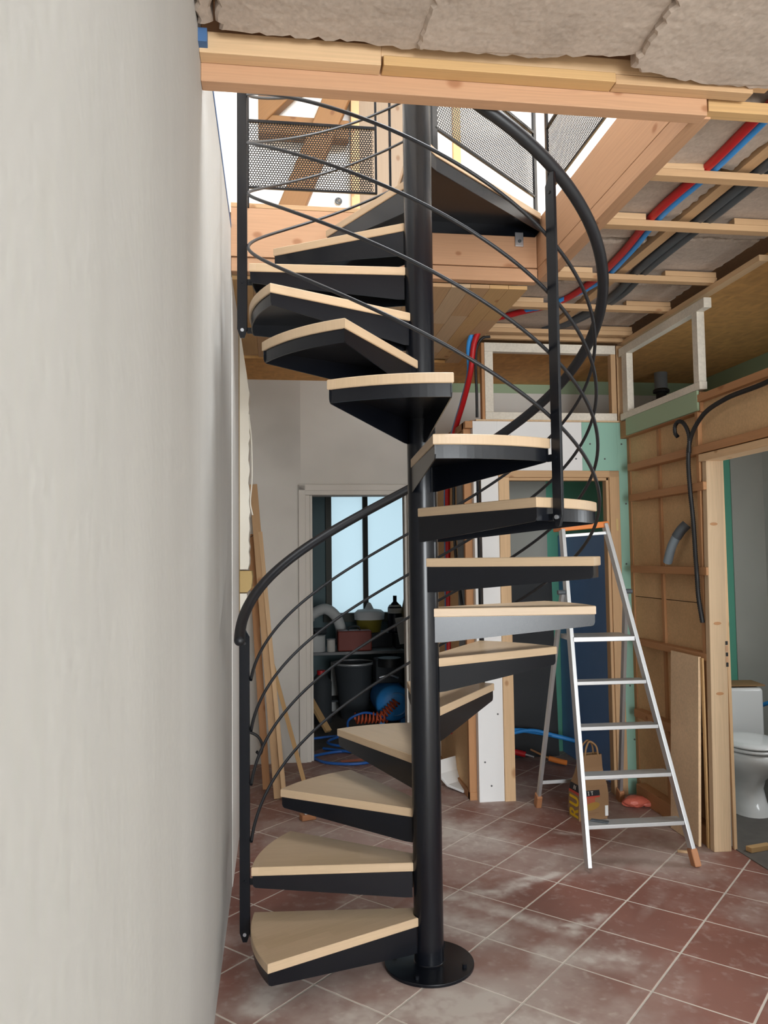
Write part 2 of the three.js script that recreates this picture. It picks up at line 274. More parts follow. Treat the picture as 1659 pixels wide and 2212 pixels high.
// the lavatory behind it
const wc = struct('wall_lavatory');
slab('green_plasterboard', 1.80, 2.60, 0, 2.45, -2.3, -2.2, M.greenDark, wc, 0);
slab('filler_band', 2.68, 2.93, 0, 2.44, -2.21, -2.192, M.filler, wc, 0);
slab('green_plasterboard', 2.60, 3.0, 0, 2.45, -2.3, -2.2, M.greenDark, wc, 0);
slab('plasterboard', 2.93, 3.03, 0, 2.75, -3.1, -0.82, M.greyBoard, wc, 0);
slab('plasterboard', 2.93, 3.03, 0, 2.75, -0.18, 0.25, M.greyBoard, wc, 0);
slab('plasterboard', 2.93, 3.03, 0, 1.22, -0.82, -0.18, M.greyBoard, wc, 0);
slab('plasterboard', 2.93, 3.03, 1.98, 2.75, -0.82, -0.18, M.greyBoard, wc, 0);
const win4 = struct('window_4');
slab('stile', 2.94, 2.99, 1.22, 1.98, -0.82, -0.78, M.white, win4, 0.003); slab('stile', 2.94, 2.99, 1.22, 1.98, -0.22, -0.18, M.white, win4, 0.003);
slab('rail', 2.94, 2.99, 1.22, 1.26, -0.78, -0.22, M.white, win4, 0.003); slab('rail', 2.94, 2.99, 1.94, 1.98, -0.78, -0.22, M.white, win4, 0.003);
slab('green_plasterboard', 2.93, 3.03, 2.75, 3.02, -3.1, 0.25, M.greenPale, wc, 0);
slab('inner_lining', 1.80, 1.83, 0, 2.42, -2.2, -0.93, M.greyBoard, wc, 0);
slab('floor_slab', 1.82, 2.95, -0.05, 0.004, -2.2, 0.2, M.concrete, wc, 0);

// ------------------------------------------------------------------ ceiling: insulation, beams, battens, boards
const ceiling = struct('ceiling');
// insulation panel with a ragged outline, bulging a little; outline in x, z
function wool(outline, y, t, seed, bulge = 0.012) {  // frayed along its edges
  const r = rng(seed), pts = [];
  outline.forEach((p, i) => { const q = outline[(i + 1) % outline.length], L = Math.hypot(q[0] - p[0], q[1] - p[1]), n = Math.max(1, Math.round(L / 0.022)); for (let k = 0; k < n; k++) { const t2 = k / n, w = k ? 0.016 : 0; pts.push([mix(p[0], q[0], t2) + (r() - 0.5) * w, -mix(p[1], q[1], t2) - (r() - 0.5) * w]); } });
  const g = extrude(pts, t, 0.008); g.rotateX(-Math.PI / 2);
  const p = g.attributes.position; for (let k = 0; k < p.count; k++) p.setY(k, p.getY(k) + y + (p.getY(k) < t / 2 ? (Math.sin(p.getX(k) * 9 + seed) * Math.cos(p.getZ(k) * 7 + seed)) * bulge * 0.4 : 0));
  g.computeVertexNormals(); return boxUV(g, 0);
}
const woolPanel = (o, y, seed, t = 0.1) => obj('insulation_panel', wool(o, y, t, seed), M.wool, ceiling);
woolPanel([[-0.79, 0.99 - 0.1], [-0.745, 0.9], [-0.735, 1.9], [-0.79, 1.9]], 3.075, 3);
woolPanel([[-0.73, 0.885], [-0.3, 0.872], [-0.14, 0.862], [-0.145, 2.2], [-0.72, 2.2]], 3.062, 5);
woolPanel([[-0.16, 0.88], [0.2, 0.874], [0.5, 0.93], [0.46, 2.2], [-0.135, 2.2]], 3.055, 9);
woolPanel([[0.49, 0.90], [0.66, 0.86], [0.83, 0.845], [0.96, 0.84], [1.1, 0.87], [1.3, 0.9], [1.3, 2.2], [0.47, 2.2]], 3.035, 12, 0.12);
slab('plasterboard', -0.9, 3.7, 3.07, 3.1, 2.15, 8.3, M.white, ceiling, 0);
slab('plasterboard', 1.3, 3.7, 3.07, 3.1, 0.25, 2.15, M.white, ceiling, 0);
slab('membrane', -0.79, -0.765, 3.03, 3.07, 0.84, 0.872, M.blueTape, ceiling, 0);
// front beam and its ledgers
slab('beam', -0.79, 0.80, 2.965, 3.25, 0.738, 0.79, M.pinePink, ceiling, 0.003);
slab('ledger', -0.79, -0.262, 3.018, 3.082, 0.791, 0.842, M.pineLight, ceiling, 0.003);
slab('ledger', -0.256, 0.468, 3.018, 3.048, 0.791, 0.846, M.pineYellow, ceiling, 0.003);
slab('ledger', -0.262, 1.0, 3.05, 3.10, 0.791, 0.836, M.pineLight, ceiling, 0.003);
slab('ledger', 0.470, 0.93, 3.018, 3.049, 0.791, 0.838, M.pine, ceiling, 0.003);
slab('batten', 0.815, 1.75, 2.992, 3.032, 0.725, 0.772, M.pineYellow, ceiling, 0.002);
// trimmers round the stair well
slab('trimmer', 0.78, 0.826, 3.058, 3.305, -0.85, 0.738, M.pinePink, ceiling, 0.002);
slab('trimmer', 0.781, 0.842, 2.985, 3.0575, -0.80, 0.738, M.pinePink, ceiling, 0.002);
slab('trimmer', -0.79, 0.778, 3.058, 3.305, -0.85, -0.80, M.pinePink, ceiling, 0.002);
slab('trimmer', -0.79, 0.782, 2.984, 3.055, -0.86, -0.806, M.pinePink, ceiling, 0.004);
slab('floor_edge', -0.79, 0.778, 3.306, 3.33, -0.86, -0.80, M.pine, ceiling, 0.002);
// plank soffit behind the stair well
for (let k = 0; k < 15; k++) { const x0 = -0.79 + k * 0.1023; let z = -0.865; while (z > -2.4) { const L = Math.min(0.35 + R() * 0.5, z + 2.44); slab('soffit_plank', x0 + 0.0006, x0 + 0.1017, 2.963, 2.983, z - L + 0.0008, z, R() < 0.5 ? M.pine : R() < 0.5 ? M.pineYellow : M.pinePale, ceiling, 0.001, 2); z -= L; if (z + 2.4 < 0.1) break; } }
slab('chipboard', -0.95, 0.745, 2.965, 2.985, -3.2, -2.44, M.osb, ceiling, 0);
slab('chipboard', 0.745, 1.77, 2.965, 2.985, -3.2, -1.98, M.osb, ceiling, 0);
slab('chipboard', 1.80, 3.03, 3.0, 3.02, -3.2, 0.3, M.osb, ceiling, 0, 2);
// insulated bay beside the stair well
woolPanel([[0.845, -0.40], [1.205, -0.36], [1.205, 0.20], [0.845, 0.24]], 3.068, 21);
woolPanel([[0.845, 0.31], [1.02, 0.33], [1.205, 0.29], [1.205, 0.72], [0.845, 0.72]], 3.06, 22);
woolPanel([[0.845, -0.98], [1.2, -0.98], [1.2, -0.43], [0.845, -0.46]], 3.07, 23);
woolPanel([[0.75, -1.92], [1.2, -1.92], [1.2, -1.0], [0.75, -1.0]], 3.07, 24);
woolPanel([[1.265, -0.34], [1.75, -0.34], [1.75, 0.72], [1.265, 0.72]], 3.07, 25);
woolPanel([[1.265, -0.98], [1.75, -0.96], [1.75, -0.37], [1.265, -0.38]], 3.072, 26);
woolPanel([[1.265, -1.92], [1.75, -1.92], [1.75, -1.0], [1.265, -1.0]], 3.07, 27);
slab('deck_board', 0.84, 1.78, 3.17, 3.2, -2.0, 0.74, M.fibre, ceiling, 0);
slab('joist', 1.208, 1.262, 3.045, 3.17, -1.95, 0.74, M.pine, ceiling, 0.002);
for (const [z, x0] of [[0.335, 0.846], [-0.11, 0.846], [-0.755, 0.846], [-1.245, 0.75], [-1.755, 0.75]]) {
  slab('batten', x0, 1.755, 2.998, 3.027, z - 0.048, z, M.pine, ceiling, 0.002);
  slab('packer', x0 + 0.002, x0 + 0.19 + R() * 0.04, 3.028, 3.056, z - 0.046, z - 0.002, M.pineLight, ceiling, 0.002);
  slab('packer', 1.42 + R() * 0.06, 1.752, 3.028, 3.056, z - 0.046, z - 0.002, M.pine, ceiling, 0.002);
}
slab('batten', 0.75, 1.755, 2.985, 3.02, -1.90, -1.862, M.pine, ceiling, 0.002);
slab('batten', 1.735, 1.785, 2.968, 2.998, -1.95, -0.36, M.pineLight, ceiling, 0.002);
slab('corner_post', 1.70, 1.765, 2.445, 2.966, -1.945, -1.89, M.pine, ceiling, 0.003);

// transom frames above the boxed room and the right wall
const win2 = struct('window_2');
slab('top_rail', 0.785, 1.69, 2.905, 2.965, -1.935, -1.885, M.paintWhite, win2, 0.003);
slab('bottom_rail', 0.785, 1.69, 2.455, 2.505, -1.935, -1.885, M.paintWhite, win2, 0.003);
slab('stile', 0.785, 0.842, 2.505, 2.905, -1.935, -1.885, M.paintWhite, win2, 0.003);
slab('stile', 1.655, 1.69, 2.505, 2.905, -1.935, -1.885, M.pine, win2, 0.003);
slab('lining', 0.765, 0.785, 2.45, 2.965, -1.94, -1.89, M.batten, win2, 0.003);
slab('sill_strip', 0.72, 1.70, 2.445, 2.455, -1.95, -1.885, M.mdf, win2, 0.001);
const win3 = struct('window_3');
slab('top_rail', 1.70, 1.745, 2.88, 2.935, -1.86, -0.80, M.paintWhite, win3, 0.003);
slab('bottom_rail', 1.70, 1.745, 2.452, 2.495, -1.86, -0.87, M.paintWhite, win3, 0.003);
slab('stile', 1.70, 1.745, 2.495, 2.88, -1.82, -1.745, M.paintWhite, win3, 0.003);
slab('stile', 1.70, 1.745, 2.495, 2.88, -0.93, -0.875, M.paintWhite, win3, 0.003);

// ------------------------------------------------------------------ upper room
const upper = struct('floor_upper');
slab('floor_panel', -0.95, 3.7, 3.2, 3.305, 0.80, 4.0, M.fibre, upper, 0);
slab('floor_panel', 0.83, 3.7, 3.2, 3.305, -3.3, 0.80, M.fibre, upper, 0);
slab('floor_panel', -0.95, 0.83, 3.1, 3.305, -3.3, -0.86, M.fibre, upper, 0);
const upWall = struct('wall_upper');
slab('wall_panel', -0.95, 3.8, 3.3, 6.6, -3.4, -3.25, M.white, upWall, 0);
slab('wall_panel', 3.65, 3.8, 3.3, 6.6, -3.3, 4.0, M.white, upWall, 0);
slab('wall_panel', -0.95, 3.8, 3.3, 6.6, 4.0, 4.15, M.white, upWall, 0);
slab('roof_panel', -0.95, 3.8, 6.55, 6.7, -3.4, -0.75, M.white, upWall, 0);
slab('roof_panel', -0.95, 3.8, 6.55, 6.7, 1.55, 4.15, M.white, upWall, 0);
slab('roof_panel', -0.95, 0.0, 6.55, 6.7, -0.75, 1.55, M.white, upWall, 0);
slab('roof_panel', 2.6, 3.8, 6.55, 6.7, -0.75, 1.55, M.white, upWall, 0);
slab('wall_reveal', -0.80, -0.70, 3.3, 6.55, -3.25, -3.05, M.white, upWall, 0.004);
slab('stud_lining', 0.05, 0.118, 3.3, 6.4, -3.245, -3.16, M.pine, upWall, 0.003);
slab('timber_panel', 0.12, 0.72, 3.3, 6.4, -3.24, -3.19, M.timberDim, upWall, 0.002);
const frame = struct('beam_frame');
bar('tie_beam', [-0.74, 5.045, -3.17], [0.03, 5.035, -3.17], 0.12, 0.16, M.pineOld, frame, [0, 1, 0], 0.012);
bar('brace', [-0.52, 4.15, -3.12], [0.06, 5.62, -3.12], 0.12, 0.20, M.pineOld, frame, [1, 0, 0], 0.012);
bar('brace', [-0.78, 5.06, -3.15], [-0.30, 5.56, -3.15], 0.12, 0.2, M.pineOld, frame, [0, 1, 0], 0.012);
const upDoor = struct('door_4');
slab('jamb', 0.90, 0.965, 3.3, 5.5, -3.25, -3.14, M.pineYellow, upDoor, 0.004);
slab('leaf', 0.74, 0.9, 3.3, 5.45, -3.22, -3.17, M.greyBoard, upDoor, 0.003);

// ------------------------------------------------------------------ front of the room (behind the camera) and workshop shell
const wallFront = struct('wall_front');
slab('wall_panel', -0.95, -0.3, 0, 3.1, 8.15, 8.35, M.white, wallFront, 0);
slab('wall_panel', 2.1, 3.75, 0, 3.1, 8.15, 8.35, M.white, wallFront, 0);
slab('wall_panel', -0.3, 2.1, 2.45, 3.1, 8.15, 8.35, M.white, wallFront, 0);
slab('threshold', -0.3, 2.1, -0.05, 0.2, 8.15, 8.35, M.white, wallFront, 0);
const shop = struct('wall_workshop');
slab('wall_panel', -1.4, 0.0, 0, 2.9, -5.8, -5.65, M.teal, shop, 0);
slab('wall_panel', 1.02, 3.0, 0, 2.9, -5.8, -5.65, M.teal, shop, 0);
slab('wall_panel', 0.0, 1.02, 0, 0.93, -5.8, -5.65, M.teal, shop, 0);
slab('wall_panel', 0.0, 1.02, 2.3, 2.9, -5.8, -5.65, M.teal, shop, 0);
slab('wall_panel', -1.4, -1.25, 0, 2.9, -5.7, -3.25, M.teal, shop, 0);
slab('wall_panel', 2.9, 3.05, 0, 2.9, -5.7, -3.25, M.teal, shop, 0);
slab('wall_panel', -1.3, -0.4, 0, 2.9, -3.3, -3.26, M.teal, shop, 0);
slab('wall_panel', 0.55, 3.0, 0, 2.9, -3.3, -3.26, M.teal, shop, 0);
slab('ceiling_panel', -1.4, 3.0, 2.75, 2.9, -5.8, -3.25, M.teal, shop, 0);
const win1 = struct('window_1');
{ const wf = mat([0.10, 0.10, 0.085], 0.7);
  slab('stile', -0.03, 0.035, 0.92, 2.3, -5.70, -5.6, wf, win1, 0.004); slab('stile', 0.96, 1.02, 0.92, 2.3, -5.70, -5.6, wf, win1, 0.004);
  slab('mullion', 0.385, 0.44, 0.95, 2.28, -5.69, -5.61, wf, win1, 0.004); slab('bottom_rail', -0.06, 1.05, 0.86, 0.955, -5.70, -5.58, wf, win1, 0.004); slab('top_rail', 0.0, 1.02, 2.26, 2.32, -5.70, -5.6, wf, win1, 0.004);
  const pane = new THREE.MeshPhysicalMaterial({ transmission: 1, thickness: 0, roughness: 0.5, side: THREE.DoubleSide }); pane.color.setRGB(0.97, 1, 1);
  slab('pane', 0.035, 0.385, 0.955, 2.26, -5.66, -5.656, pane, win1, 0); slab('pane', 0.44, 0.96, 0.955, 2.26, -5.66, -5.656, pane, win1, 0); }

// ------------------------------------------------------------------ spiral staircase
const TH0 = 205.51 * Math.PI / 180, DTH = 29.725 * Math.PI / 180, RISE = 0.195, RO = 0.677, W = 35.6 * Math.PI / 180, TB = 0.0333;
const stair = thing('spiral_staircase', 'black steel spiral staircase with pale wooden treads winding round a central pole', 'staircase');
const pol = (r, a, y) => V(r * Math.cos(a), y, -r * Math.sin(a));
obj('pole', lathe([[0.0, 0], [0.057, 0], [0.057, 4.25], [0.05, 4.27], [0, 4.27]], 40), M.steel, stair);
const plate = obj('base_plate', lathe([[0.05, 0.0], [0.17, 0.0], [0.172, 0.002], [0.172, 0.011], [0.170, 0.013], [0.062, 0.013], [0.057, 0.019]], 48), M.steel, stair);
for (const a of [0.5, 2.1, 3.6, 5.3]) { const b = obj('bolt', cyl(0.009, 0.009, 0.012, 0, 0, 0, 6), M.steel, plate); b.position.set(0.14 * Math.cos(a), 0.019, 0.14 * Math.sin(a)); }
{
  const arc = (r, a0, a1, n) => Array.from({ length: n + 1 }, (_, k) => { const a = mix(a0, a1, k / n); return [r * Math.cos(a), r * Math.sin(a)]; });
  const A = [0.0605, 0.0124], B = [0.0041, -0.0617];
  const outline = (inset, ri) => { const d = inset / (RO - 0.1); return [...arc(RO - inset, -d, -W + d, 14), ...arc(ri, -1.504 + inset * 8, 0.203 - inset * 8, 6)]; };
  const boards = [0, 1, 2, 3].map((k) => { const g = extrude(outline(0, 0.0585), TB, 0.0025); g.rotateX(-Math.PI / 2); return boxUV(g, 0, [k * 0.37, k * 0.13]); });
  // tray: top plate, two tapering side plates, curved outer flange
  const top = extrude(outline(0.008, 0.06), 0.004); top.rotateX(-Math.PI / 2); top.translate(0, -0.004, 0);
  const side = (p, q, s) => {
    const L = Math.hypot(q[0] - p[0], q[1] - p[1]), sh = [[0, 0], [0, -0.1], [0.03, -0.1], [L - 0.012, -0.047], [L - 0.004, -0.042], [L, -0.032], [L, 0]], g = extrude(sh, 0.004);
    g.translate(0, 0, -0.002); g.rotateY(Math.atan2(q[1] - p[1], q[0] - p[0])); g.translate(p[0], 0, -p[1]); return g;
  };
  const ins = 0.007, lead = side([A[0], A[1] - ins], [RO - 0.004, -ins]), trailN = [-Math.sin(W), -Math.cos(W)];
  const Tq = [(RO - 0.004) * Math.cos(W), -(RO - 0.004) * Math.sin(W)], off = (p) => [p[0] - trailN[0] * ins, p[1] - trailN[1] * ins];
  const trail = side(off(B), off(Tq));
  const fl = arc(RO - 0.009, -0.012, -W + 0.012, 16), fi = arc(RO - 0.013, -0.012, -W + 0.012, 16).reverse();
  const flange = extrude([...fl, ...fi], 0.045); flange.rotateX(-Math.PI / 2); flange.translate(0, -0.045, 0);
  const bracket = mergeGeometries([top, lead, trail, flange].map((g) => { g = g.index ? g.toNonIndexed() : g; return g; }));
  for (let i = 1; i <= 16; i++) {
    const t = new THREE.Group(); t.name = 'tread'; t.rotation.y = TH0 - (i - 1) * DTH; t.position.y = i * RISE; stair.add(t);
    const b = obj('board', boards[i % 4], M.beech, t); b.position.y = -TB;
    const k = obj('bracket', bracket, M.steel, t); k.position.y = -TB - 0.0006;
  }
}
// landing between pole and back trimmer
{
  const yL = 3.315, pts = [[0.03, 0.05], [0.11, 0.15], [0.775, 0.715], [0.775, 0.80], [0.0, 0.80], [-0.01, 0.058]];
  const land = new THREE.Group(); land.name = 'landing'; stair.add(land);
  const b = extrude(pts, TB, 0.002); b.rotateX(-Math.PI / 2); obj('board', boxUV(b, 0), M.beech, land).position.y = yL - TB;
  const ptsI = [[0.035, 0.062], [0.112, 0.16], [0.768, 0.722], [0.768, 0.795], [0.006, 0.795], [-0.004, 0.062]], steelParts = [];
  const tp = extrude(ptsI, 0.004); tp.rotateX(-Math.PI / 2); tp.translate(0, yL - TB - 0.0046, 0); steelParts.push(boxUV(tp, 0));
  for (let k = 0; k < 5; k++) { const p = ptsI[k], q = ptsI[(k + 1) % 6]; steelParts.push(barGeo(V(p[0], yL - TB - 0.032, -p[1]), V(q[0], yL - TB - 0.032, -q[1]), 0.004, 0.062, V(0, 1, 0), 0)); }
  obj('bracket', steelParts, M.steel, land);
  slab('fixing_lug', 0.66, 0.705, 3.165, 3.24, -0.797, -0.791, M.zinc, land, 0.003);
  { const g = cyl(0.009, 0.009, 0.008, 0, 0, 0, 6); g.rotateX(Math.PI / 2); obj('lug_bolt', g, M.conduit, land).position.set(0.683, 3.192, -0.788); }
}
// posts, handrail, rails
const slope = RISE / DTH;
const railY = (a, h) => h + 0.002 + slope * 0.9935 * (TH0 - a);
const deg = (d) => d * Math.PI / 180;
for (const [i, d] of [[1, 172.9], [5, 56.6], [9, -62.2], [13, -183.9]]) {
  const a = deg(d), yb = i * RISE - 0.098, yt = railY(a, 1.1) - 0.006, p = new THREE.Group(); p.name = 'post'; p.rotation.y = a; stair.add(p);
  const g = extrude([[-0.020, yb + 0.035], [-0.008, yb], [0.008, yb], [0.020, yb + 0.035], [0.020, yt - 0.05], [0.020, yt], [0.008, yt], [-0.020, yt - 0.05]], 0.012, 0.0015); g.translate(0.706, 0, -0.006);
  obj('bar', g, M.steel, p);
  { const bo = cyl(0.006, 0.006, 0.016, 0, 0, 0, 8); bo.rotateX(Math.PI / 2); obj('bolt', bo, M.black, p).position.set(0.704, yt - 0.075, 0); }
  for (const y of [yb + 0.03, yb + 0.03 + RISE]) {
    slab('lug', 0.664, 0.688, y - 0.012, y + 0.012, -0.004, 0.004, M.steel, p, 0.002);
    const bo = cyl(0.007, 0.007, 0.024, 0, 0, 0, 8); bo.rotateX(Math.PI / 2); obj('bolt', bo, y < yb + 0.1 ? M.zinc : M.steel, p).position.set(0.706, y, 0);
  }
}
const helix = (r, h, d0, d1) => { const pts = []; for (let d = d0; d <= d1; d += 4) { const a = TH0 - deg(d); pts.push(pol(r, a, railY(a, h))); } return new THREE.CatmullRomCurve3(pts); };
const railTube = (r, h, d0, d1, rad, seg) => new THREE.TubeGeometry(helix(r, h, d0, d1), Math.round((d1 - d0) / 2.5), rad, seg, false);
const cap = (r, h, d, rad) => { const a = TH0 - deg(d), g = new THREE.SphereGeometry(rad, 16, 10); g.translate(...pol(r, a, railY(a, h)).toArray()); return g; };
obj('handrail', [railTube(0.715, 1.105, 23, 495, 0.021, 16), cap(0.715, 1.105, 23, 0.0208)], M.rail, stair);
for (const h of [0.89, 0.695, 0.49, 0.275]) obj('rail', railTube(0.679, h, 31, 495, 0.0065, 8), M.rail, stair);
{ const a = TH0 - deg(475), g = extrude([[-0.006, 3.22], [0.006, 3.22], [0.006, 4.25], [-0.006, 4.25]], 0.012, 0.001); g.translate(0.687, 0, -0.006); obj('end_rod', g, M.steel, stair).rotation.y = a; }

// ------------------------------------------------------------------ guard rails of perforated sheet on the upper floor
function perforated(w, h, pitch = 0.0133, hole = 0.0046, t = 0.0012) {
  const P = [], rx = pitch / Math.sqrt(3), rows = Math.floor(h / (pitch * Math.sqrt(3) / 2)), cols = Math.floor(w / pitch);
  const put = (a, b, c) => P.push(...a, ...b, ...c);
  const cell = (cx, cy, hasHole) => {
    const o = [], n = []; for (let k = 0; k < 12; k++) { const a = k * Math.PI / 6 + Math.PI / 6, ro = k % 2 ? rx * 0.866 : rx; o.push([cx + ro * Math.cos(a), cy + ro * Math.sin(a)]); n.push([cx + hole * Math.cos(a), cy + hole * Math.sin(a)]); }
    for (let k = 0; k < 12; k++) { const l = (k + 1) % 12, F = (p, z) => [p[0], p[1], z];
      for (const z of [t / 2, -t / 2]) { put(F(o[k], z), F(o[l], z), F(n[l], z)); put(F(o[k], z), F(n[l], z), F(n[k], z)); }
      put(F(n[k], t / 2), F(n[l], t / 2), F(n[l], -t / 2)); put(F(n[k], t / 2), F(n[l], -t / 2), F(n[k], -t / 2)); }
  };
  for (let j = 0; j < rows; j++) for (let i = 0; i < cols; i++) cell((i + 0.5 + (j % 2) / 2) * pitch, (j + 0.6) * pitch * Math.sqrt(3) / 2, true);
  const g = new THREE.BufferGeometry(); g.setAttribute('position', new THREE.Float32BufferAttribute(P, 3)); g.computeVertexNormals(); return boxUV(g, 0);
}
// panel guard rail in its own frame: x along from 0 to L, y above the floor
function guard(label, L, origin, turn, posts, opts = {}) {
  const t = thing('mesh_guardrail', label, 'guardrail', origin, turn, undefined);
  const y0 = 0.105, y1 = 0.445, yr = 0.625;
  bar('bottom_rail', [0, y0, 0], [L, y0, 0], 0.012, 0.012, M.steel, t, [0, 1, 0], 0.002);
  bar('middle_rail', [0, y1, 0], [L, y1, 0], 0.014, 0.016, M.steel, t, [0, 1, 0], 0.002);
  bar('top_rail', [0, yr, 0], [L, yr, 0], 0.014, 0.014, M.steel, t, [0, 1, 0], 0.002);
  const s = obj('mesh_panel', perforated(L - 0.012, y1 - y0 - 0.004), M.steel, t); s.position.set(0.003, y0, 0);
  for (const [x, a, b, w] of posts) bar('post', [x, a, 0], [x, b, 0], w, 0.012, M.steel, t, [0, 0, 1], 0.002);
  return t;
}
guard('black perforated guardrail along the back edge of the stair opening', 0.65, [-0.71, 3.305, -0.80], 0, [[0.647, 0.10, 0.64, 0.012], [0.0, 0.0, 0.66, 0.02]]);
guard('black perforated guardrail slanting along the edge of the top landing', 0.885, [0.105, 3.305, -0.155], 0.7377, [[0.0, -0.02, 0.9, 0.04], [0.885, -0.03, 0.95, 0.03]]);
guard('black perforated guardrail along the right edge of the stair opening', 1.34, [0.81, 3.305, -0.70], -Math.PI / 2, [[0.0, 0.0, 0.95, 0.03], [1.34, 0.0, 0.95, 0.03]]);

// ------------------------------------------------------------------ pipes and cables under the ceiling
{
  const yP = 3.044;
  const redPts = [[1.04, yP, 0.9], [1.055, yP, 0.63], [1.07, yP, 0.3], [1.065, yP, -0.07], [1.12, yP, -0.55], [1.13, yP, -0.95], [1.06, yP - 0.002, -1.30], [0.88, yP, -1.52], [0.73, 3.02, -1.66], [0.68, 2.93, -1.72], [0.668, 2.75, -1.79], [0.660, 2.6, -1.95], [0.654, 2.40, -2.25], [0.654, 2.15, -2.45], [0.654, 1.6, -2.5], [0.654, 1.0, -2.52], [0.654, 0.3, -2.52]];
  tag(obj('red_water_pipe', tubeGeo(redPts, 0.018, 10), M.red), 'red plastic water pipe crossing the insulated ceiling and dropping down the inner wall', 'pipe');
  tag(obj('blue_water_pipe', tubeGeo(redPts.map(([x, y, z], k) => (k < 6 ? [x + 0.036, y, z] : k < 10 ? [x - 0.03, y, z - 0.03] : [x, y, z - 0.05])), 0.015, 10), M.blue), 'blue plastic water pipe running alongside the red one', 'pipe');
  for (const [dx, l] of [[0, 'thick grey conduit beside the ceiling joist, nearer the red pipe'], [0.045, 'thick grey conduit beside the ceiling joist, farther from the red pipe']])
    tag(obj('grey_conduit', tubeGeo([[1.285 + dx, 3.046, 0.74], [1.288 + dx, 3.044, 0.3], [1.292 + dx, 3.044, -0.2], [1.30 + dx, 3.044, -0.7], [1.345 + dx * 0.9, 3.044, -1.1], [1.33 + dx * 0.7, 3.044, -1.4], [1.26 + dx * 0.5, 3.044, -1.70], [1.18 + dx * 0.4, 3.05, -1.85]], 0.021, 10), M.conduit), l, 'conduit');
  tag(obj('black_cable', tubeGeo([[0.78, 2.955, -1.72], [0.735, 2.95, -1.73], [0.70, 2.90, -1.74], [0.69, 2.78, -1.75], [0.695, 2.6, -1.76], [0.705, 2.45, -1.80]], 0.009, 8), M.black), 'thin black cable hanging beside the left end of the transom frame', 'cable');
  tag(obj('black_cable', tubeGeo([[0.652, 2.4, -2.2], [0.645, 2.0, -2.24], [0.645, 1.6, -2.22], [0.648, 1.3, -2.1], [0.65, 1.2, -2.04]], 0.011, 8), M.black), 'black cable hanging down the open flank of the inner wall, behind the stair post', 'cable');
  // ribbed sheath on the right wall
  const ribbed = (pts, r) => { const c = new THREE.CatmullRomCurve3(pts.map((p) => V(...p)), false, 'centripetal'), L = c.getLength(), n = Math.round(L / 0.006), g = new THREE.TubeGeometry(c, n, r, 10, false), p = g.attributes.position, nn = g.attributes.normal; for (let k = 0; k < p.count; k++) { const ring = Math.floor(k / 11), s = ring % 2 ? 0.0022 : 0; p.setXYZ(k, p.getX(k) - nn.getX(k) * s, p.getY(k) - nn.getY(k) * s, p.getZ(k) - nn.getZ(k) * s); } g.computeVertexNormals(); return g; };
  const rc = thing('ribbed_sheath', 'black ribbed cable sheath hanging down the open right wall', 'conduit');
  obj('sheath', ribbed([[1.69, 2.40, 0.15], [1.69, 2.355, -0.28], [1.69, 2.345, -0.62], [1.688, 2.30, -0.83], [1.686, 2.2, -0.955], [1.685, 2.1, -0.985], [1.682, 1.93, -0.975], [1.70, 1.75, -0.985], [1.69, 1.55, -0.955], [1.68, 1.45, -0.93], [1.69, 1.33, -0.94], [1.70, 1.19, -0.925]], 0.013), M.black, rc);
  obj('hook_end', ribbed([[1.68, 2.225, -1.085], [1.675, 2.245, -1.10], [1.672, 2.285, -1.095], [1.672, 2.305, -1.06], [1.675, 2.29, -1.01], [1.68, 2.22, -0.965], [1.685, 2.12, -0.975]], 0.012), M.black, rc);
  const gd = thing('grey_sleeve', 'short grey pipe sleeve stuck at a slant into the fibre board of the right wall', 'pipe');
  obj('sleeve', tubeGeo([[1.70, 1.515, -1.285], [1.695, 1.60, -1.225], [1.70, 1.67, -1.165]], 0.026, 14), mat([0.2, 0.24, 0.27], 0.6), gd); obj('collar', tubeGeo([[1.70, 1.66, -1.172], [1.715, 1.70, -1.14], [1.74, 1.73, -1.125]], 0.029, 14), M.conduit, gd);
  const pv = thing('drain_pipe', 'grey drain pipe with black fitting seen through the right transom frame', 'pipe', [2.46, 0, -2.75]);
  obj('pipe', cyl(0.05, 0.05, 0.16, 0, 2.92, 0), M.pvc, pv); obj('collar', lathe([[0.04, 2.84], [0.063, 2.84], [0.063, 2.86], [0.05, 2.87]], 24), M.black, pv); obj('fitting', lathe([[0.0, 2.60], [0.045, 2.60], [0.045, 2.70], [0.075, 2.71], [0.075, 2.78], [0.04, 2.79], [0.04, 2.84]], 24), M.black, pv);
}

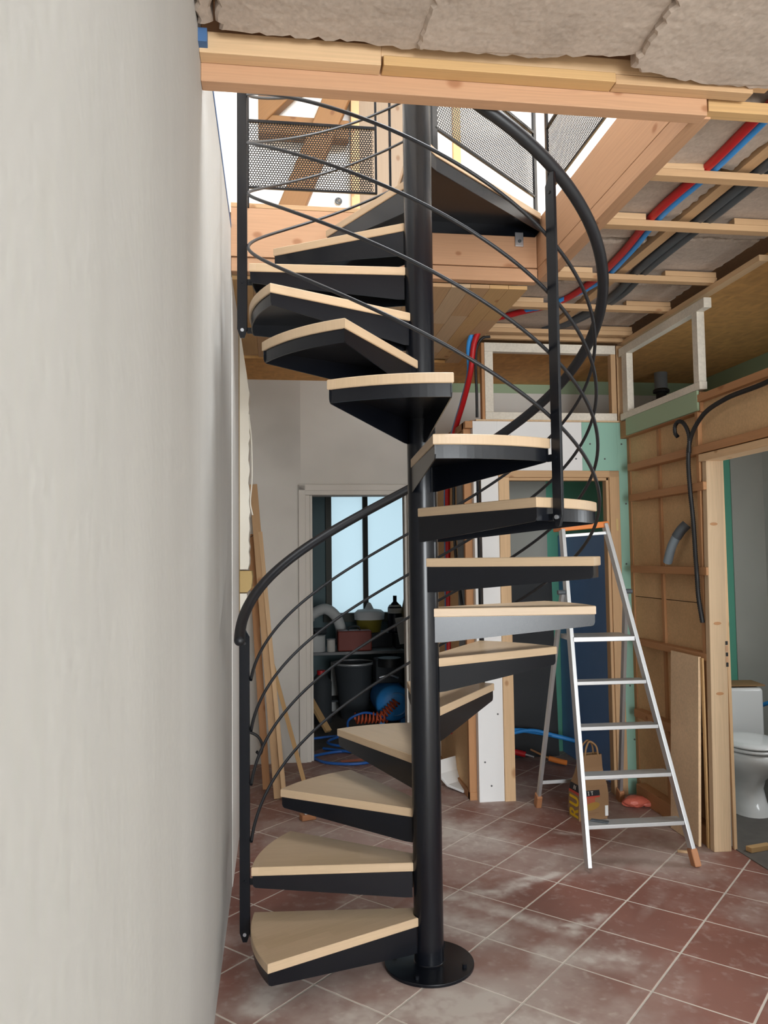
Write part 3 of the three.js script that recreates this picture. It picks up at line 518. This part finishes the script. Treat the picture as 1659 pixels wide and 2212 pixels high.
// ------------------------------------------------------------------ step ladder
{
  const t = thing('step_ladder', 'open aluminium step ladder with orange feet beside the stair', 'ladder');
  const FL = V(0.944, 0, -0.731), FR = V(1.501, 0, -0.713), TL = V(1.012, 1.705, -1.16), TR = V(1.262, 1.735, -1.155), BL = V(1.034, 0, -1.762), BR = V(1.585, 0, -1.78);
  const on = (a, b, y) => a.clone().lerp(b, (y - a.y) / (b.y - a.y));
  const across = V(0, 0, 1);
  const PL = on(FL, TL, 1.36).add(V(-0.022, 0, -0.01)), PR = on(FR, TR, 1.36).add(V(0.022, 0, -0.01));
  obj('front_leg', barGeo(on(FL, TL, 0.02), TL, 0.022, 0.05, across, 0.003), M.alu, t); obj('front_leg', barGeo(on(FR, TR, 0.05), TR, 0.022, 0.05, across, 0.003), M.alu, t);
  const back = (p, q) => { const g = obj('back_leg', barGeo(on(p, q, 0.05), q, 0.02, 0.034, across, 0.003), M.aluDull, t); return g; };
  back(BL, PL); back(BR, PR);
  const foot = (p, q, dark) => { const o = obj('foot', barGeo(p, on(p, q, 0.085), 0.036, 0.055, across, 0.008), dark ? M.alu : M.rubber, t); return o; };
  foot(FR, TR); foot(BL, PL); foot(BR, PR);
  for (const y of [0.205, 0.432, 0.665, 0.888]) { const a = on(FL, TL, y), b = on(FR, TR, y); const g = barGeo(a.clone().add(V(0.01, 0, -0.02)), b.clone().add(V(-0.01, 0, -0.02)), 0.085, 0.02, V(0, 1, 0), 0.003); obj('step', g, M.aluDull, t); }
  { const a = on(FL, TL, 1.112), b = on(FR, TR, 1.112); obj('step', barGeo(a.clone().add(V(0.01, 0, -0.08)), b.clone().add(V(-0.01, 0, -0.08)), 0.22, 0.026, V(0, 1, 0), 0.003), M.alu, t); }
  obj('back_brace', barGeo(on(BL, PL, 0.17), on(BR, PR, 0.17), 0.012, 0.022, V(0, 1, 0), 0.002), M.alu, t);
  obj('top_bar', barGeo(TL.clone().add(V(0, -0.035, 0.012)), TR.clone().add(V(0, -0.05, 0.012)), 0.02, 0.018, V(0, 1, 0), 0.002), M.alu, t);
  obj('top_tray', barGeo(V(1.0, 1.712, -1.21), V(1.285, 1.735, -1.21), 0.13, 0.035, V(0, 1, 0), 0.006), M.orange, t);
  for (const p of [PL, PR]) { const g = cyl(0.013, 0.013, 0.06, 0, 0, 0, 12); g.rotateZ(Math.PI / 2); obj('hinge', g, M.conduit, t).position.copy(p).add(V(0, 0.0, 0.01)); }
  const st = on(FL, TL, 0.217); const mk = obj('scuffed_rag', boxGeo(0.09, 0.006, 0.03, 0.002), M.conduit, scene); mk.position.set(1.04, 0.219, -0.81); mk.rotation.y = -0.6; mk.name = 'dark_scrap'; tag(mk, 'small dark scrap lying on the lowest ladder step', 'scrap');
}

// ------------------------------------------------------------------ paper sack
{
  const cv = document.createElement('canvas'); cv.width = 512; cv.height = 1024; const c = cv.getContext('2d');
  c.fillStyle = '#8d6c4c'; c.fillRect(0, 0, 512, 1024);
  c.fillStyle = '#1b1b1f'; c.fillRect(30, 545, 330, 90); c.fillStyle = '#b9b2a6'; c.font = 'bold 84px sans-serif'; c.fillText('N I T', 60, 620);
  c.fillStyle = '#b8402e'; c.fillRect(30, 635, 330, 26); c.fillStyle = '#a8563c'; c.fillRect(30, 661, 250, 120); c.fillStyle = '#a07a35'; c.beginPath(); c.ellipse(230, 800, 130, 60, -0.2, 0, 7); c.fill();
  c.fillStyle = '#7c5c3e'; c.fillRect(40, 905, 300, 8); c.fillRect(40, 935, 240, 6);
  const front = new THREE.CanvasTexture(cv); front.colorSpace = THREE.SRGBColorSpace;
  const cs = document.createElement('canvas'); cs.width = 256; cs.height = 1024; const d = cs.getContext('2d');
  d.fillStyle = '#8d6c4c'; d.fillRect(0, 0, 256, 1024); d.fillStyle = '#1b1b1f'; d.fillRect(0, 470, 256, 110); d.fillStyle = '#c4bdb2'; d.font = 'bold 90px sans-serif'; d.fillText('N', 90, 560); d.fillStyle = '#b8402e'; d.fillRect(0, 580, 256, 40);
  d.fillStyle = '#e0b40c'; d.save(); d.translate(238, 1018); d.rotate(-Math.PI / 2); d.font = 'bold 300px sans-serif'; d.scale(0.95, 1); d.fillText('RU', 0, 0); d.restore();
  const sideT = new THREE.CanvasTexture(cs); sideT.colorSpace = THREE.SRGBColorSpace;
  const bag = thing('paper_sack', 'brown paper sack with yellow printed side and twisted handles, behind the ladder', 'bag', [1.265, 0, -1.52], 0.12);
  // body: base 0.185 x 0.12, a little narrower and folded above
  const rowsY = [0, 0.06, 0.15, 0.2, 0.25, 0.30, 0.37], wid = [0.185, 0.195, 0.19, 0.175, 0.15, 0.135, 0.13], dep = [0.12, 0.13, 0.13, 0.12, 0.085, 0.07, 0.055];
  const face = (f) => { const P = [], U = []; for (let k = 0; k < rowsY.length - 1; k++) { const q = [f(k, 0), f(k, 1), f(k + 1, 1), f(k + 1, 0)], v = [rowsY[k], rowsY[k], rowsY[k + 1], rowsY[k + 1]].map((y) => y / 0.37); const u = [0, 1, 1, 0]; for (const s of [0, 1, 2, 0, 2, 3]) { P.push(...q[s]); U.push(u[s], v[s]); } } const g = new THREE.BufferGeometry(); g.setAttribute('position', new THREE.Float32BufferAttribute(P, 3)); g.setAttribute('uv', new THREE.Float32BufferAttribute(U, 2)); g.computeVertexNormals(); return g; };
  const sh = 0.02; const xo = (k) => sh * k / 6;
  obj('front_panel', face((k, s) => [xo(k) + (s - 0.5) * wid[k], rowsY[k], dep[k] / 2]), mat([1, 1, 1], 0.8, { map: front }), bag);
  obj('side_panel', face((k, s) => [xo(k) - wid[k] / 2, rowsY[k], (s - 0.5) * dep[k]]), mat([1, 1, 1], 0.8, { map: sideT }), bag);
  obj('back_panel', [face((k, s) => [xo(k) + (0.5 - s) * wid[k], rowsY[k], -dep[k] / 2]), face((k, s) => [xo(k) + wid[k] / 2, rowsY[k], (0.5 - s) * dep[k]])], M.kraft, bag);
  for (const z of [0.027, -0.027]) obj('handle', tubeGeo([[-0.025, 0.36, z], [-0.015, 0.41, z * 0.9], [0.015, 0.445, z * 0.5], [0.05, 0.42, z * 0.9], [0.062, 0.36, z]], 0.006, 8), M.kraft, bag);
  obj('white_label', boxGeo(0.02, 0.06, 0.004, 0.001), M.white, bag).position.set(0.085, 0.05, 0.068);
}
{ // crumpled things on the floor beside the ladder
  const blob = (rx, ry, rz, seed, n = 2) => { const g = new THREE.IcosahedronGeometry(1, 3), p = g.attributes.position; for (let k = 0; k < p.count; k++) { const v = V().fromBufferAttribute(p, k), s = 0.75 + 0.5 * N1(0.5 + v.x * 0.23 + seed, 0.5 + v.y * 0.23 + v.z * 0.31, 8, 8, 3); p.setXYZ(k, v.x * rx * s, v.y * ry * s, v.z * rz * s); } g.computeVertexNormals(); return boxUV(g, 0); };
  const salmon = mat([0.62, 0.14, 0.09], 0.5);
  const rag = obj('orange_plastic_wrap', [blob(0.08, 0.035, 0.05, 1.3), blob(0.07, 0.02, 0.03, 2.1).translate(0.1, -0.01, 0.02)], salmon); rag.position.set(1.615, 0.035, -1.64); tag(rag, 'crumpled orange plastic wrap on the floor behind the right ladder leg', 'plastic wrap');
  const sheetG = extrude([[-0.12, 0], [0.02, 0.015], [0.10, 0.07], [0.13, 0.16], [0.118, 0.165], [0.085, 0.085], [0.01, 0.03], [-0.12, 0.016]], 0.3, 0.003); sheetG.rotateY(2.2);
  const folded = obj('folded_sheet', boxUV(sheetG, 0), M.white); folded.position.set(0.57, 0.004, -2.2); tag(folded, 'bent white sheet lying on the floor behind the pole', 'sheet');
  const chip = slab('wood_offcut', 1.86, 2.0, 0.005, 0.03, -0.87, -0.83, M.pineYellow); tag(chip, 'yellow wood offcut on the lavatory doorstep', 'offcut'); chip.rotation.y = 0.2;
  const chip2 = slab('wood_offcut', 1.50, 1.57, 0.0005, 0.012, -0.90, -0.885, M.pineLight); tag(chip2, 'pale sliver of wood at the foot of the leaning panel', 'offcut'); chip2.rotation.y = -0.4;
  const bl = thing('floor_block', 'small brown wooden block with pale top under the third tread', 'block', [-0.393, 0, -1.767], 0.3); obj('base', boxGeo(0.09, 0.035, 0.06, 0.006), M.rubber, bl).position.y = 0.0178; obj('top', boxGeo(0.05, 0.03, 0.045, 0.004), M.white, bl).position.y = 0.05;
  // leaning board against the right wall
  const pb = bar('leaning_plywood', [1.655, 0.003, -1.10], [1.69, 1.005, -1.10], 0.30, 0.016, M.mdf, scene, [1, 0, 0]); tag(pb, 'plain fibreboard panel leaning upright against the right wall beside the doorway', 'panel');

  // inner room: black panel, hose, bits
  const bp = slab('black_laminate', 1.20, 1.60, 0, 1.47, -0.012, 0.012, M.blackBoard); bp.position.set(1.41, 0.735, -2.98); bp.rotation.x = -0.06; tag(bp, 'large black panel leaning in the inner doorway', 'panel');
  tag(obj('blue_hose', tubeGeo([[1.0, 0.21, -2.75], [1.2, 0.24, -2.8], [1.38, 0.215, -2.82], [1.55, 0.18, -2.8], [1.68, 0.15, -2.75]], 0.017, 10), M.blue), 'blue hose stretched across the foot of the black panel', 'hose');
  tag(obj('blue_hose', tubeGeo([[1.0, 0.19, -2.72], [1.2, 0.225, -2.78], [1.35, 0.235, -2.79], [1.5, 0.2, -2.78]], 0.014, 10), M.blue), 'second shorter blue hose twisted over the long one at the black panel', 'hose');
  const rh = thing('red_tool', 'red tool handle on the floor before the black panel', 'tool', [1.2, 0.075, -2.8], -0.2); obj('handle', tubeGeo([[-0.12, 0.01, 0], [0, 0.005, 0], [0.09, -0.01, 0.02]], 0.022, 12), M.red, rh); obj('tip', tubeGeo([[0.09, -0.01, 0.02], [0.15, -0.025, 0.04]], 0.009, 8), M.zinc, rh);
  const oh = thing('orange_tool', 'orange tool handle lying on the floor behind the back ladder leg', 'tool', [1.49, 0.03, -2.65], -0.5); obj('handle', tubeGeo([[-0.06, 0.02, 0], [0, 0.008, 0], [0.07, 0, 0.01]], 0.02, 12), M.orange, oh); obj('shaft', tubeGeo([[-0.2, 0.07, -0.02], [-0.06, 0.02, 0]], 0.008, 8), M.batten, oh);
}

// ------------------------------------------------------------------ boards leaning in the left corner
{
  const specs = [[[-0.565, 0.003, -2.20], [-0.745, 2.13, -3.02], 0.06, 0.022, M.pine, 'widest pale board leaning in the left corner behind the handrail'], [[-0.527, 0.003, -2.16], [-0.69, 1.76, -2.88], 0.03, 0.03, M.pineLight, 'square pale batten leaning in front of the wide board in the left corner'], [[-0.645, 0.003, -2.42], [-0.765, 1.75, -3.04], 0.05, 0.018, M.batten, 'brown board leaning behind the pale ones in the left corner']];
  for (const [p, q, w, h, m, l] of specs) tag(bar('leaning_board', p, q, w, h, m, scene, [0, 0.3, 1], 0.002), l, 'board');
  tag(bar('leaning_strip', [-0.387, 0.003, -2.555], [-0.757, 1.36, -2.9], 0.03, 0.018, M.pineYellow, scene, [0, 0, 1]), 'thin wooden strip leaning at a slant across the pale boards', 'wood strip');
  tag(obj('black_wire', tubeGeo([[-0.79, 0.5, -1.95], [-0.74, 0.49, -1.95], [-0.69, 0.46, -1.95], [-0.665, 0.40, -1.96], [-0.68, 0.35, -1.96], [-0.70, 0.37, -1.95]], 0.009, 8), M.black), 'black cable stub curling out of the left wall behind the lower post', 'cable');
  tag(obj('loose_wire', tubeGeo([[-0.775, 1.72, -2.9], [-0.73, 1.74, -2.9], [-0.70, 1.66, -2.92], [-0.73, 1.58, -2.9]], 0.003, 6), M.black), 'thin dark wire curling from the polystyrene edge over the boards', 'wire');
}

// ------------------------------------------------------------------ toilet
{
  const t = thing('toilet', 'white ceramic toilet with closed lid in the lavatory doorway', 'toilet', [2.27, 0, -1.47], -0.24);
  const ring = (y, rx, rzf, rzb, cz) => Array.from({ length: 28 }, (_, k) => { const a = k / 28 * Math.PI * 2, s = Math.sin(a); return V(rx * Math.cos(a), y, cz + (s > 0 ? rzf : rzb) * s); });
  const loft = (rings) => { const P = []; for (let i = 0; i < rings.length - 1; i++) for (let k = 0; k < 28; k++) { const l = (k + 1) % 28, a = rings[i][k], b = rings[i][l], c = rings[i + 1][l], d = rings[i + 1][k]; for (const v of [a, b, c, a, c, d]) P.push(v.x, v.y, v.z); }
    for (const [rg] of [[rings[0]], [rings[rings.length - 1]]]) { const m = rg.reduce((s, v) => s.add(v), V()).multiplyScalar(1 / 28); for (let k = 0; k < 28; k++) for (const v of [rg[k], rg[(k + 1) % 28], m]) P.push(v.x, v.y, v.z); }
    let g = new THREE.BufferGeometry(); g.setAttribute('position', new THREE.Float32BufferAttribute(P, 3)); g.computeVertexNormals(); return smoothNormals(g); };
  obj('bowl', loft([ring(0.0, 0.115, 0.15, 0.17, 0.02), ring(0.03, 0.115, 0.15, 0.17, 0.02), ring(0.06, 0.10, 0.125, 0.16, 0.0), ring(0.14, 0.088, 0.10, 0.15, -0.01), ring(0.2, 0.095, 0.13, 0.15, 0.0), ring(0.27, 0.135, 0.21, 0.17, 0.02), ring(0.33, 0.17, 0.25, 0.19, 0.03), ring(0.375, 0.178, 0.262, 0.2, 0.03), ring(0.39, 0.17, 0.25, 0.19, 0.03)]), M.ceramic, t);
  obj('seat', loft([ring(0.395, 0.17, 0.25, 0.19, 0.03), ring(0.398, 0.18, 0.265, 0.2, 0.03), ring(0.412, 0.18, 0.265, 0.2, 0.03), ring(0.416, 0.172, 0.255, 0.19, 0.03)]), M.ceramic, t);
  obj('lid', loft([ring(0.42, 0.17, 0.25, 0.19, 0.03), ring(0.423, 0.18, 0.265, 0.2, 0.03), ring(0.434, 0.178, 0.262, 0.2, 0.03), ring(0.445, 0.13, 0.2, 0.15, 0.03), ring(0.448, 0.05, 0.1, 0.08, 0.03)]), M.ceramic, t);
  obj('cistern', new RoundedBoxGeometry(0.36, 0.32, 0.17, 3, 0.025), M.ceramic, t).position.set(0.03, 0.53, -0.36);
  obj('outlet', cyl(0.05, 0.05, 0.14, 0, 0, 0).rotateX(Math.PI / 2), M.pvc, t).position.set(0, 0.19, -0.2);
  const cl = slab('cardboard_lid', -0.19, 0.2, 0.69, 0.70, -0.46, -0.26, M.kraft, scene); cl.position.set(2.385, 0.703, -1.83); cl.rotation.y = -0.15; tag(cl, 'brown cardboard sheet lying on the toilet cistern', 'cardboard');
  tag(obj('blue_tube', tubeGeo([[2.60, 0.42, -2.05], [2.68, 0.5, -2.0], [2.75, 0.56, -1.9], [2.84, 0.62, -1.75]], 0.014, 8), M.blue), 'blue water tube rising to the right of the toilet', 'pipe');
}
function smoothNormals(g) { const p = g.attributes.position, n = g.attributes.normal, map = new Map(); const key = (k) => [p.getX(k), p.getY(k), p.getZ(k)].map((v) => Math.round(v * 1e4)).join();
  for (let k = 0; k < p.count; k++) { const q = key(k); if (!map.has(q)) map.set(q, V()); map.get(q).add(V().fromBufferAttribute(n, k)); }
  for (let k = 0; k < p.count; k++) { const v = map.get(key(k)).clone().normalize(); n.setXYZ(k, v.x, v.y, v.z); } return g; }

// ------------------------------------------------------------------ the workshop behind the back door
{
  const comp = thing('air_compressor', 'round blue air compressor tank on the workshop floor', 'compressor', [0.50, 0, -4.35]);
  const tank = lathe([[0, -0.19], [0.09, -0.18], [0.15, -0.15], [0.168, -0.10], [0.168, 0.3], [0.15, 0.36], [0.0, 0.4]], 36); tank.rotateX(-Math.PI / 2); obj('tank', tank, M.blue, comp).position.set(0, 0.21, 0);
  const rimG = new THREE.TorusGeometry(0.1, 0.012, 10, 32); obj('end_rim', rimG, mat([0.08, 0.28, 0.65], 0.4), comp).position.set(0.02, 0.21, 0.165);
  obj('foot', boxGeo(0.05, 0.06, 0.3, 0.004), M.blue, comp).position.set(-0.1, 0.03, -0.1); obj('foot', boxGeo(0.05, 0.06, 0.3, 0.004), M.blue, comp).position.set(0.1, 0.03, -0.1);
  const pump = thing('compressor_motor', 'dark motor block standing on the blue tank', 'motor', [0.48, 0.38, -4.45]);
  obj('block', boxGeo(0.26, 0.22, 0.24, 0.02), M.dark, pump).position.y = 0.11; obj('guard', cyl(0.11, 0.11, 0.08, 0, 0.2, 0.13).rotateX(0), M.black, pump); obj('red_valve', new THREE.SphereGeometry(0.02, 12, 8), M.red, pump).position.set(0.05, 0.17, 0.135); obj('manifold', tubeGeo([[-0.1, 0.06, 0.14], [0, 0.08, 0.15], [0.08, 0.05, 0.14]], 0.012, 8), M.zinc, pump);
  const coil = (n, L, r) => Array.from({ length: n * 10 }, (_, k) => { const a = k / 10 * Math.PI * 2, s = k / (n * 10); return [s * L, r * Math.sin(a) + r, r * Math.cos(a)]; });
  const co = obj('coiled_hose', tubeGeo(coil(9, 0.30, 0.045), 0.008, 6), mat([0.55, 0.09, 0.03], 0.5)); co.position.set(0.12, 0.07, -4.1); tag(co, 'flat lying part of the orange coiled air hose on the workshop floor', 'hose');
  const co2 = obj('coiled_hose', tubeGeo(coil(8, 0.24, 0.035), 0.008, 6), mat([0.55, 0.09, 0.03], 0.5)); co2.position.set(0.36, 0.07, -4.09); co2.rotation.z = 0.75; tag(co2, 'orange coiled air hose rising in front of the blue tank', 'hose');
  const hoseBlue = mat([0.02, 0.11, 0.40], 0.45);
  const hoses = [
    [[[-0.29, 0.02, -3.2], [-0.1, 0.014, -3.32], [0.12, 0.014, -3.3], [0.28, 0.014, -3.1], [0.05, 0.014, -2.93], [-0.2, 0.014, -3.0], [-0.3, 0.014, -3.18]], 'blue hose looped on the threshold of the back doorway'],
    [[[-0.3, 0.04, -3.7], [-0.05, 0.04, -3.75], [0.12, 0.05, -3.6], [0.1, 0.045, -3.4], [-0.06, 0.045, -3.38], [-0.16, 0.045, -3.52], [-0.02, 0.05, -3.72], [0.16, 0.06, -3.8]], 'blue hose coiled in a loose heap inside the workshop'],
    [[[-0.2, 0.015, -3.45], [0.05, 0.02, -3.25], [0.2, 0.02, -3.2], [0.3, 0.02, -3.3]], 'short end of blue hose beyond the loop at the doorway'],
    [[[0.05, 0.02, -3.85], [0.06, 0.12, -4.0], [0.2, 0.17, -4.05], [0.32, 0.14, -4.1], [0.42, 0.1, -4.12]], 'blue hose arching over the orange coil']];
  for (const [pts, l] of hoses) tag(obj('air_hose', tubeGeo(pts, 0.011, 8), hoseBlue), l, 'hose');
  const strip = (x, z, r, l) => { const o = slab('orange_strip', x - 0.09, x + 0.09, 0.0015, 0.006, z - 0.025, z + 0.025, mat([0.7, 0.2, 0.1], 0.6)); o.rotation.y = r; tag(o, l, 'strip'); };
  strip(0.0, -3.07, 0.2, 'left orange plastic strip on the floor under the blue hose'); strip(0.25, -3.2, 0.1, 'right orange plastic strip on the floor near the blue hose');
  const bench = thing('workbench', 'cluttered workbench with a pale top in the workshop', 'workbench', [0.1, 0, -5.0]);
  obj('top', boxGeo(1.15, 0.03, 0.5, 0.004), mat([0.2, 0.2, 0.2], 0.6), bench).position.set(0.02, 0.62, 0); for (const [x, z] of [[-0.45, 0.2], [0.5, 0.2], [-0.45, -0.2], [0.5, -0.2]]) obj('leg', boxGeo(0.05, 0.6, 0.05, 0.003), M.dark, bench).position.set(x, 0.303, z);
  obj('shelf', boxGeo(1.0, 0.02, 0.42, 0.003), M.dark, bench).position.set(0.02, 0.15, 0);
  const bin = thing('plastic_tub', 'black plastic tub standing before the workbench', 'tub', [0.18, 0, -4.72]); obj('body', lathe([[0, 0.0], [0.13, 0.0], [0.19, 0.5], [0.205, 0.5], [0.205, 0.53], [0.18, 0.53], [0.12, 0.02], [0, 0.02]], 32), M.dark, bin); obj('rim', new THREE.TorusGeometry(0.2, 0.012, 8, 36).rotateX(Math.PI / 2), M.aluDull, bin).position.y = 0.53;
  const red = thing('red_case', 'dull red tool case on the workbench', 'tool case', [0.2, 0.636, -4.86]); obj('body', boxGeo(0.34, 0.2, 0.18, 0.015), mat([0.22, 0.04, 0.025], 0.6), red).position.y = 0.1; obj('handle', tubeGeo([[-0.06, 0.2, 0.0], [-0.05, 0.23, 0], [0.05, 0.23, 0], [0.06, 0.2, 0]], 0.008), M.black, red);
  const bucket = thing('yellow_bucket', 'yellow bucket lined with a white plastic bag under the window', 'bucket', [0.40, 0.78, -5.25]); obj('body', lathe([[0, 0], [0.12, 0], [0.15, 0.2], [0.145, 0.2], [0.115, 0.01], [0, 0.01]], 28), mat([0.3, 0.24, 0.03], 0.6), bucket); obj('bag', lathe([[0.16, 0.13], [0.165, 0.2], [0.13, 0.23], [0.05, 0.24], [0.02, 0.3], [0, 0.31]], 9), M.white, bucket);
  tag(slab('storage_crate', 0.2, 0.62, 0.636, 0.78, -5.4, -5.08, M.dark), 'dark crate under the yellow bucket', 'crate');
  const duct = thing('flexible_duct', 'pale grey dust hose arched over the workbench', 'hose', [0, 0, 0]); obj('hose', tubeGeo([[-0.22, 0.98, -5.1], [-0.08, 1.04, -5.07], [0.02, 0.98, -5.06], [0.08, 0.85, -5.06], [0.09, 0.70, -5.06]], 0.055, 14), M.greyBoard, duct); obj('nozzle', tubeGeo([[-0.3, 0.92, -5.1], [-0.22, 0.98, -5.1]], 0.07, 14), M.greyBoard, duct);
  const bottle = thing('dark_bottle', 'dark bottle with white label beside the workshop window', 'bottle', [0.655, 0.781, -5.1]); obj('body', lathe([[0, 0], [0.07, 0], [0.075, 0.02], [0.075, 0.26], [0.02, 0.32], [0.02, 0.38], [0, 0.38]], 24), mat([0.01, 0.012, 0.03], 0.35), bottle); obj('label', lathe([[0.0765, 0.2], [0.0765, 0.25], [0.06, 0.285]], 24), M.white, bottle);
  tag(slab('storage_box', 0.63, 0.69, 0.637, 0.78, -5.2, -4.9, M.dark), 'narrow dark box on the workbench, under the bottle', 'box');
  const sack = thing('yellow_sack', 'yellowish sack hanging beside the window frame', 'sack', [0.82, 0.85, -4.9]); obj('body', lathe([[0, 0], [0.1, 0.02], [0.13, 0.15], [0.1, 0.3], [0.07, 0.48], [0.05, 0.6], [0, 0.62]], 14), mat([0.24, 0.15, 0.05], 0.8), sack); obj('tie', new THREE.TorusGeometry(0.055, 0.01, 8, 20).rotateX(Math.PI / 2), M.dark, sack).position.y = 0.56;
  const sheet = slab('paper_sheet', 0.6, 0.8, 0.72, 0.98, -4.62, -4.615, M.greyBoard); sheet.rotation.set(-0.2, 0.1, 0.15); tag(sheet, 'pale sheet propped below the yellowish sack', 'sheet');
  const can = (x, y, z, r, h, m, l) => { const k = thing('paint_can', l, 'can', [x, y, z]); obj('body', lathe([[0, 0], [r, 0], [r, h], [r * 0.9, h], [0, h - 0.01]], 24), m, k); obj('rim', new THREE.TorusGeometry(r, 0.005, 6, 28).rotateX(Math.PI / 2), M.aluDull, k).position.y = h; };
  can(-0.18, 0.636, -4.85, 0.09, 0.16, M.greyBoard, 'largest pale can on the left of the workbench'); can(-0.035, 0.636, -4.80, 0.04, 0.12, M.paint, 'small beige can between the pale can and the red case'); can(-0.36, 0.636, -4.8, 0.07, 0.2, M.teal, 'tall grey green can at the left end of the workbench');
  const tool = thing('dark_drill', 'dark power drill lying on the cans at the left of the workbench', 'drill', [-0.17, 0.835, -4.85], 0.2); obj('body', tubeGeo([[-0.09, 0, 0], [0.09, 0, 0]], 0.035, 12), M.dark, tool); obj('grip', tubeGeo([[-0.05, 0, 0.01], [-0.07, -0.005, 0.11]], 0.022, 10), M.dark, tool);
  tag(bar('timber_offcut', [-0.28, 0.30, -4.2], [-0.12, 0.03, -4.0], 0.06, 0.03, M.pineYellow, scene), 'pale timber offcut leaning just inside the back doorway', 'offcut');
  const jar = thing('dark_canister', 'dark canister on the floor under the workbench', 'canister', [-0.15, 0, -4.55]); obj('body', lathe([[0, 0], [0.1, 0], [0.1, 0.38], [0.05, 0.45], [0, 0.45]], 20), M.dark, jar); obj('cap', cyl(0.04, 0.04, 0.04, 0, 0.47, 0), M.red, jar);
  tag(slab('white_upright', -0.02, 0.05, 0.0, 0.5, -5.1, -5.05, M.greyBoard), 'pale upright board between the canister and the black tub', 'board');
}
tag(obj('cable_coil', [new THREE.TorusGeometry(0.025, 0.006, 8, 20), new THREE.TorusGeometry(0.017, 0.006, 8, 18).translate(0.004, 0.003, 0.006)], M.conduit), 'small cable coil sticking out of the white upper wall', 'cable').position.set(-0.052, 4.495, -3.235);

scene.traverse((o) => { if (o.isMesh) { o.castShadow = true; o.receiveShadow = true; } });
renderer.render(scene, camera);
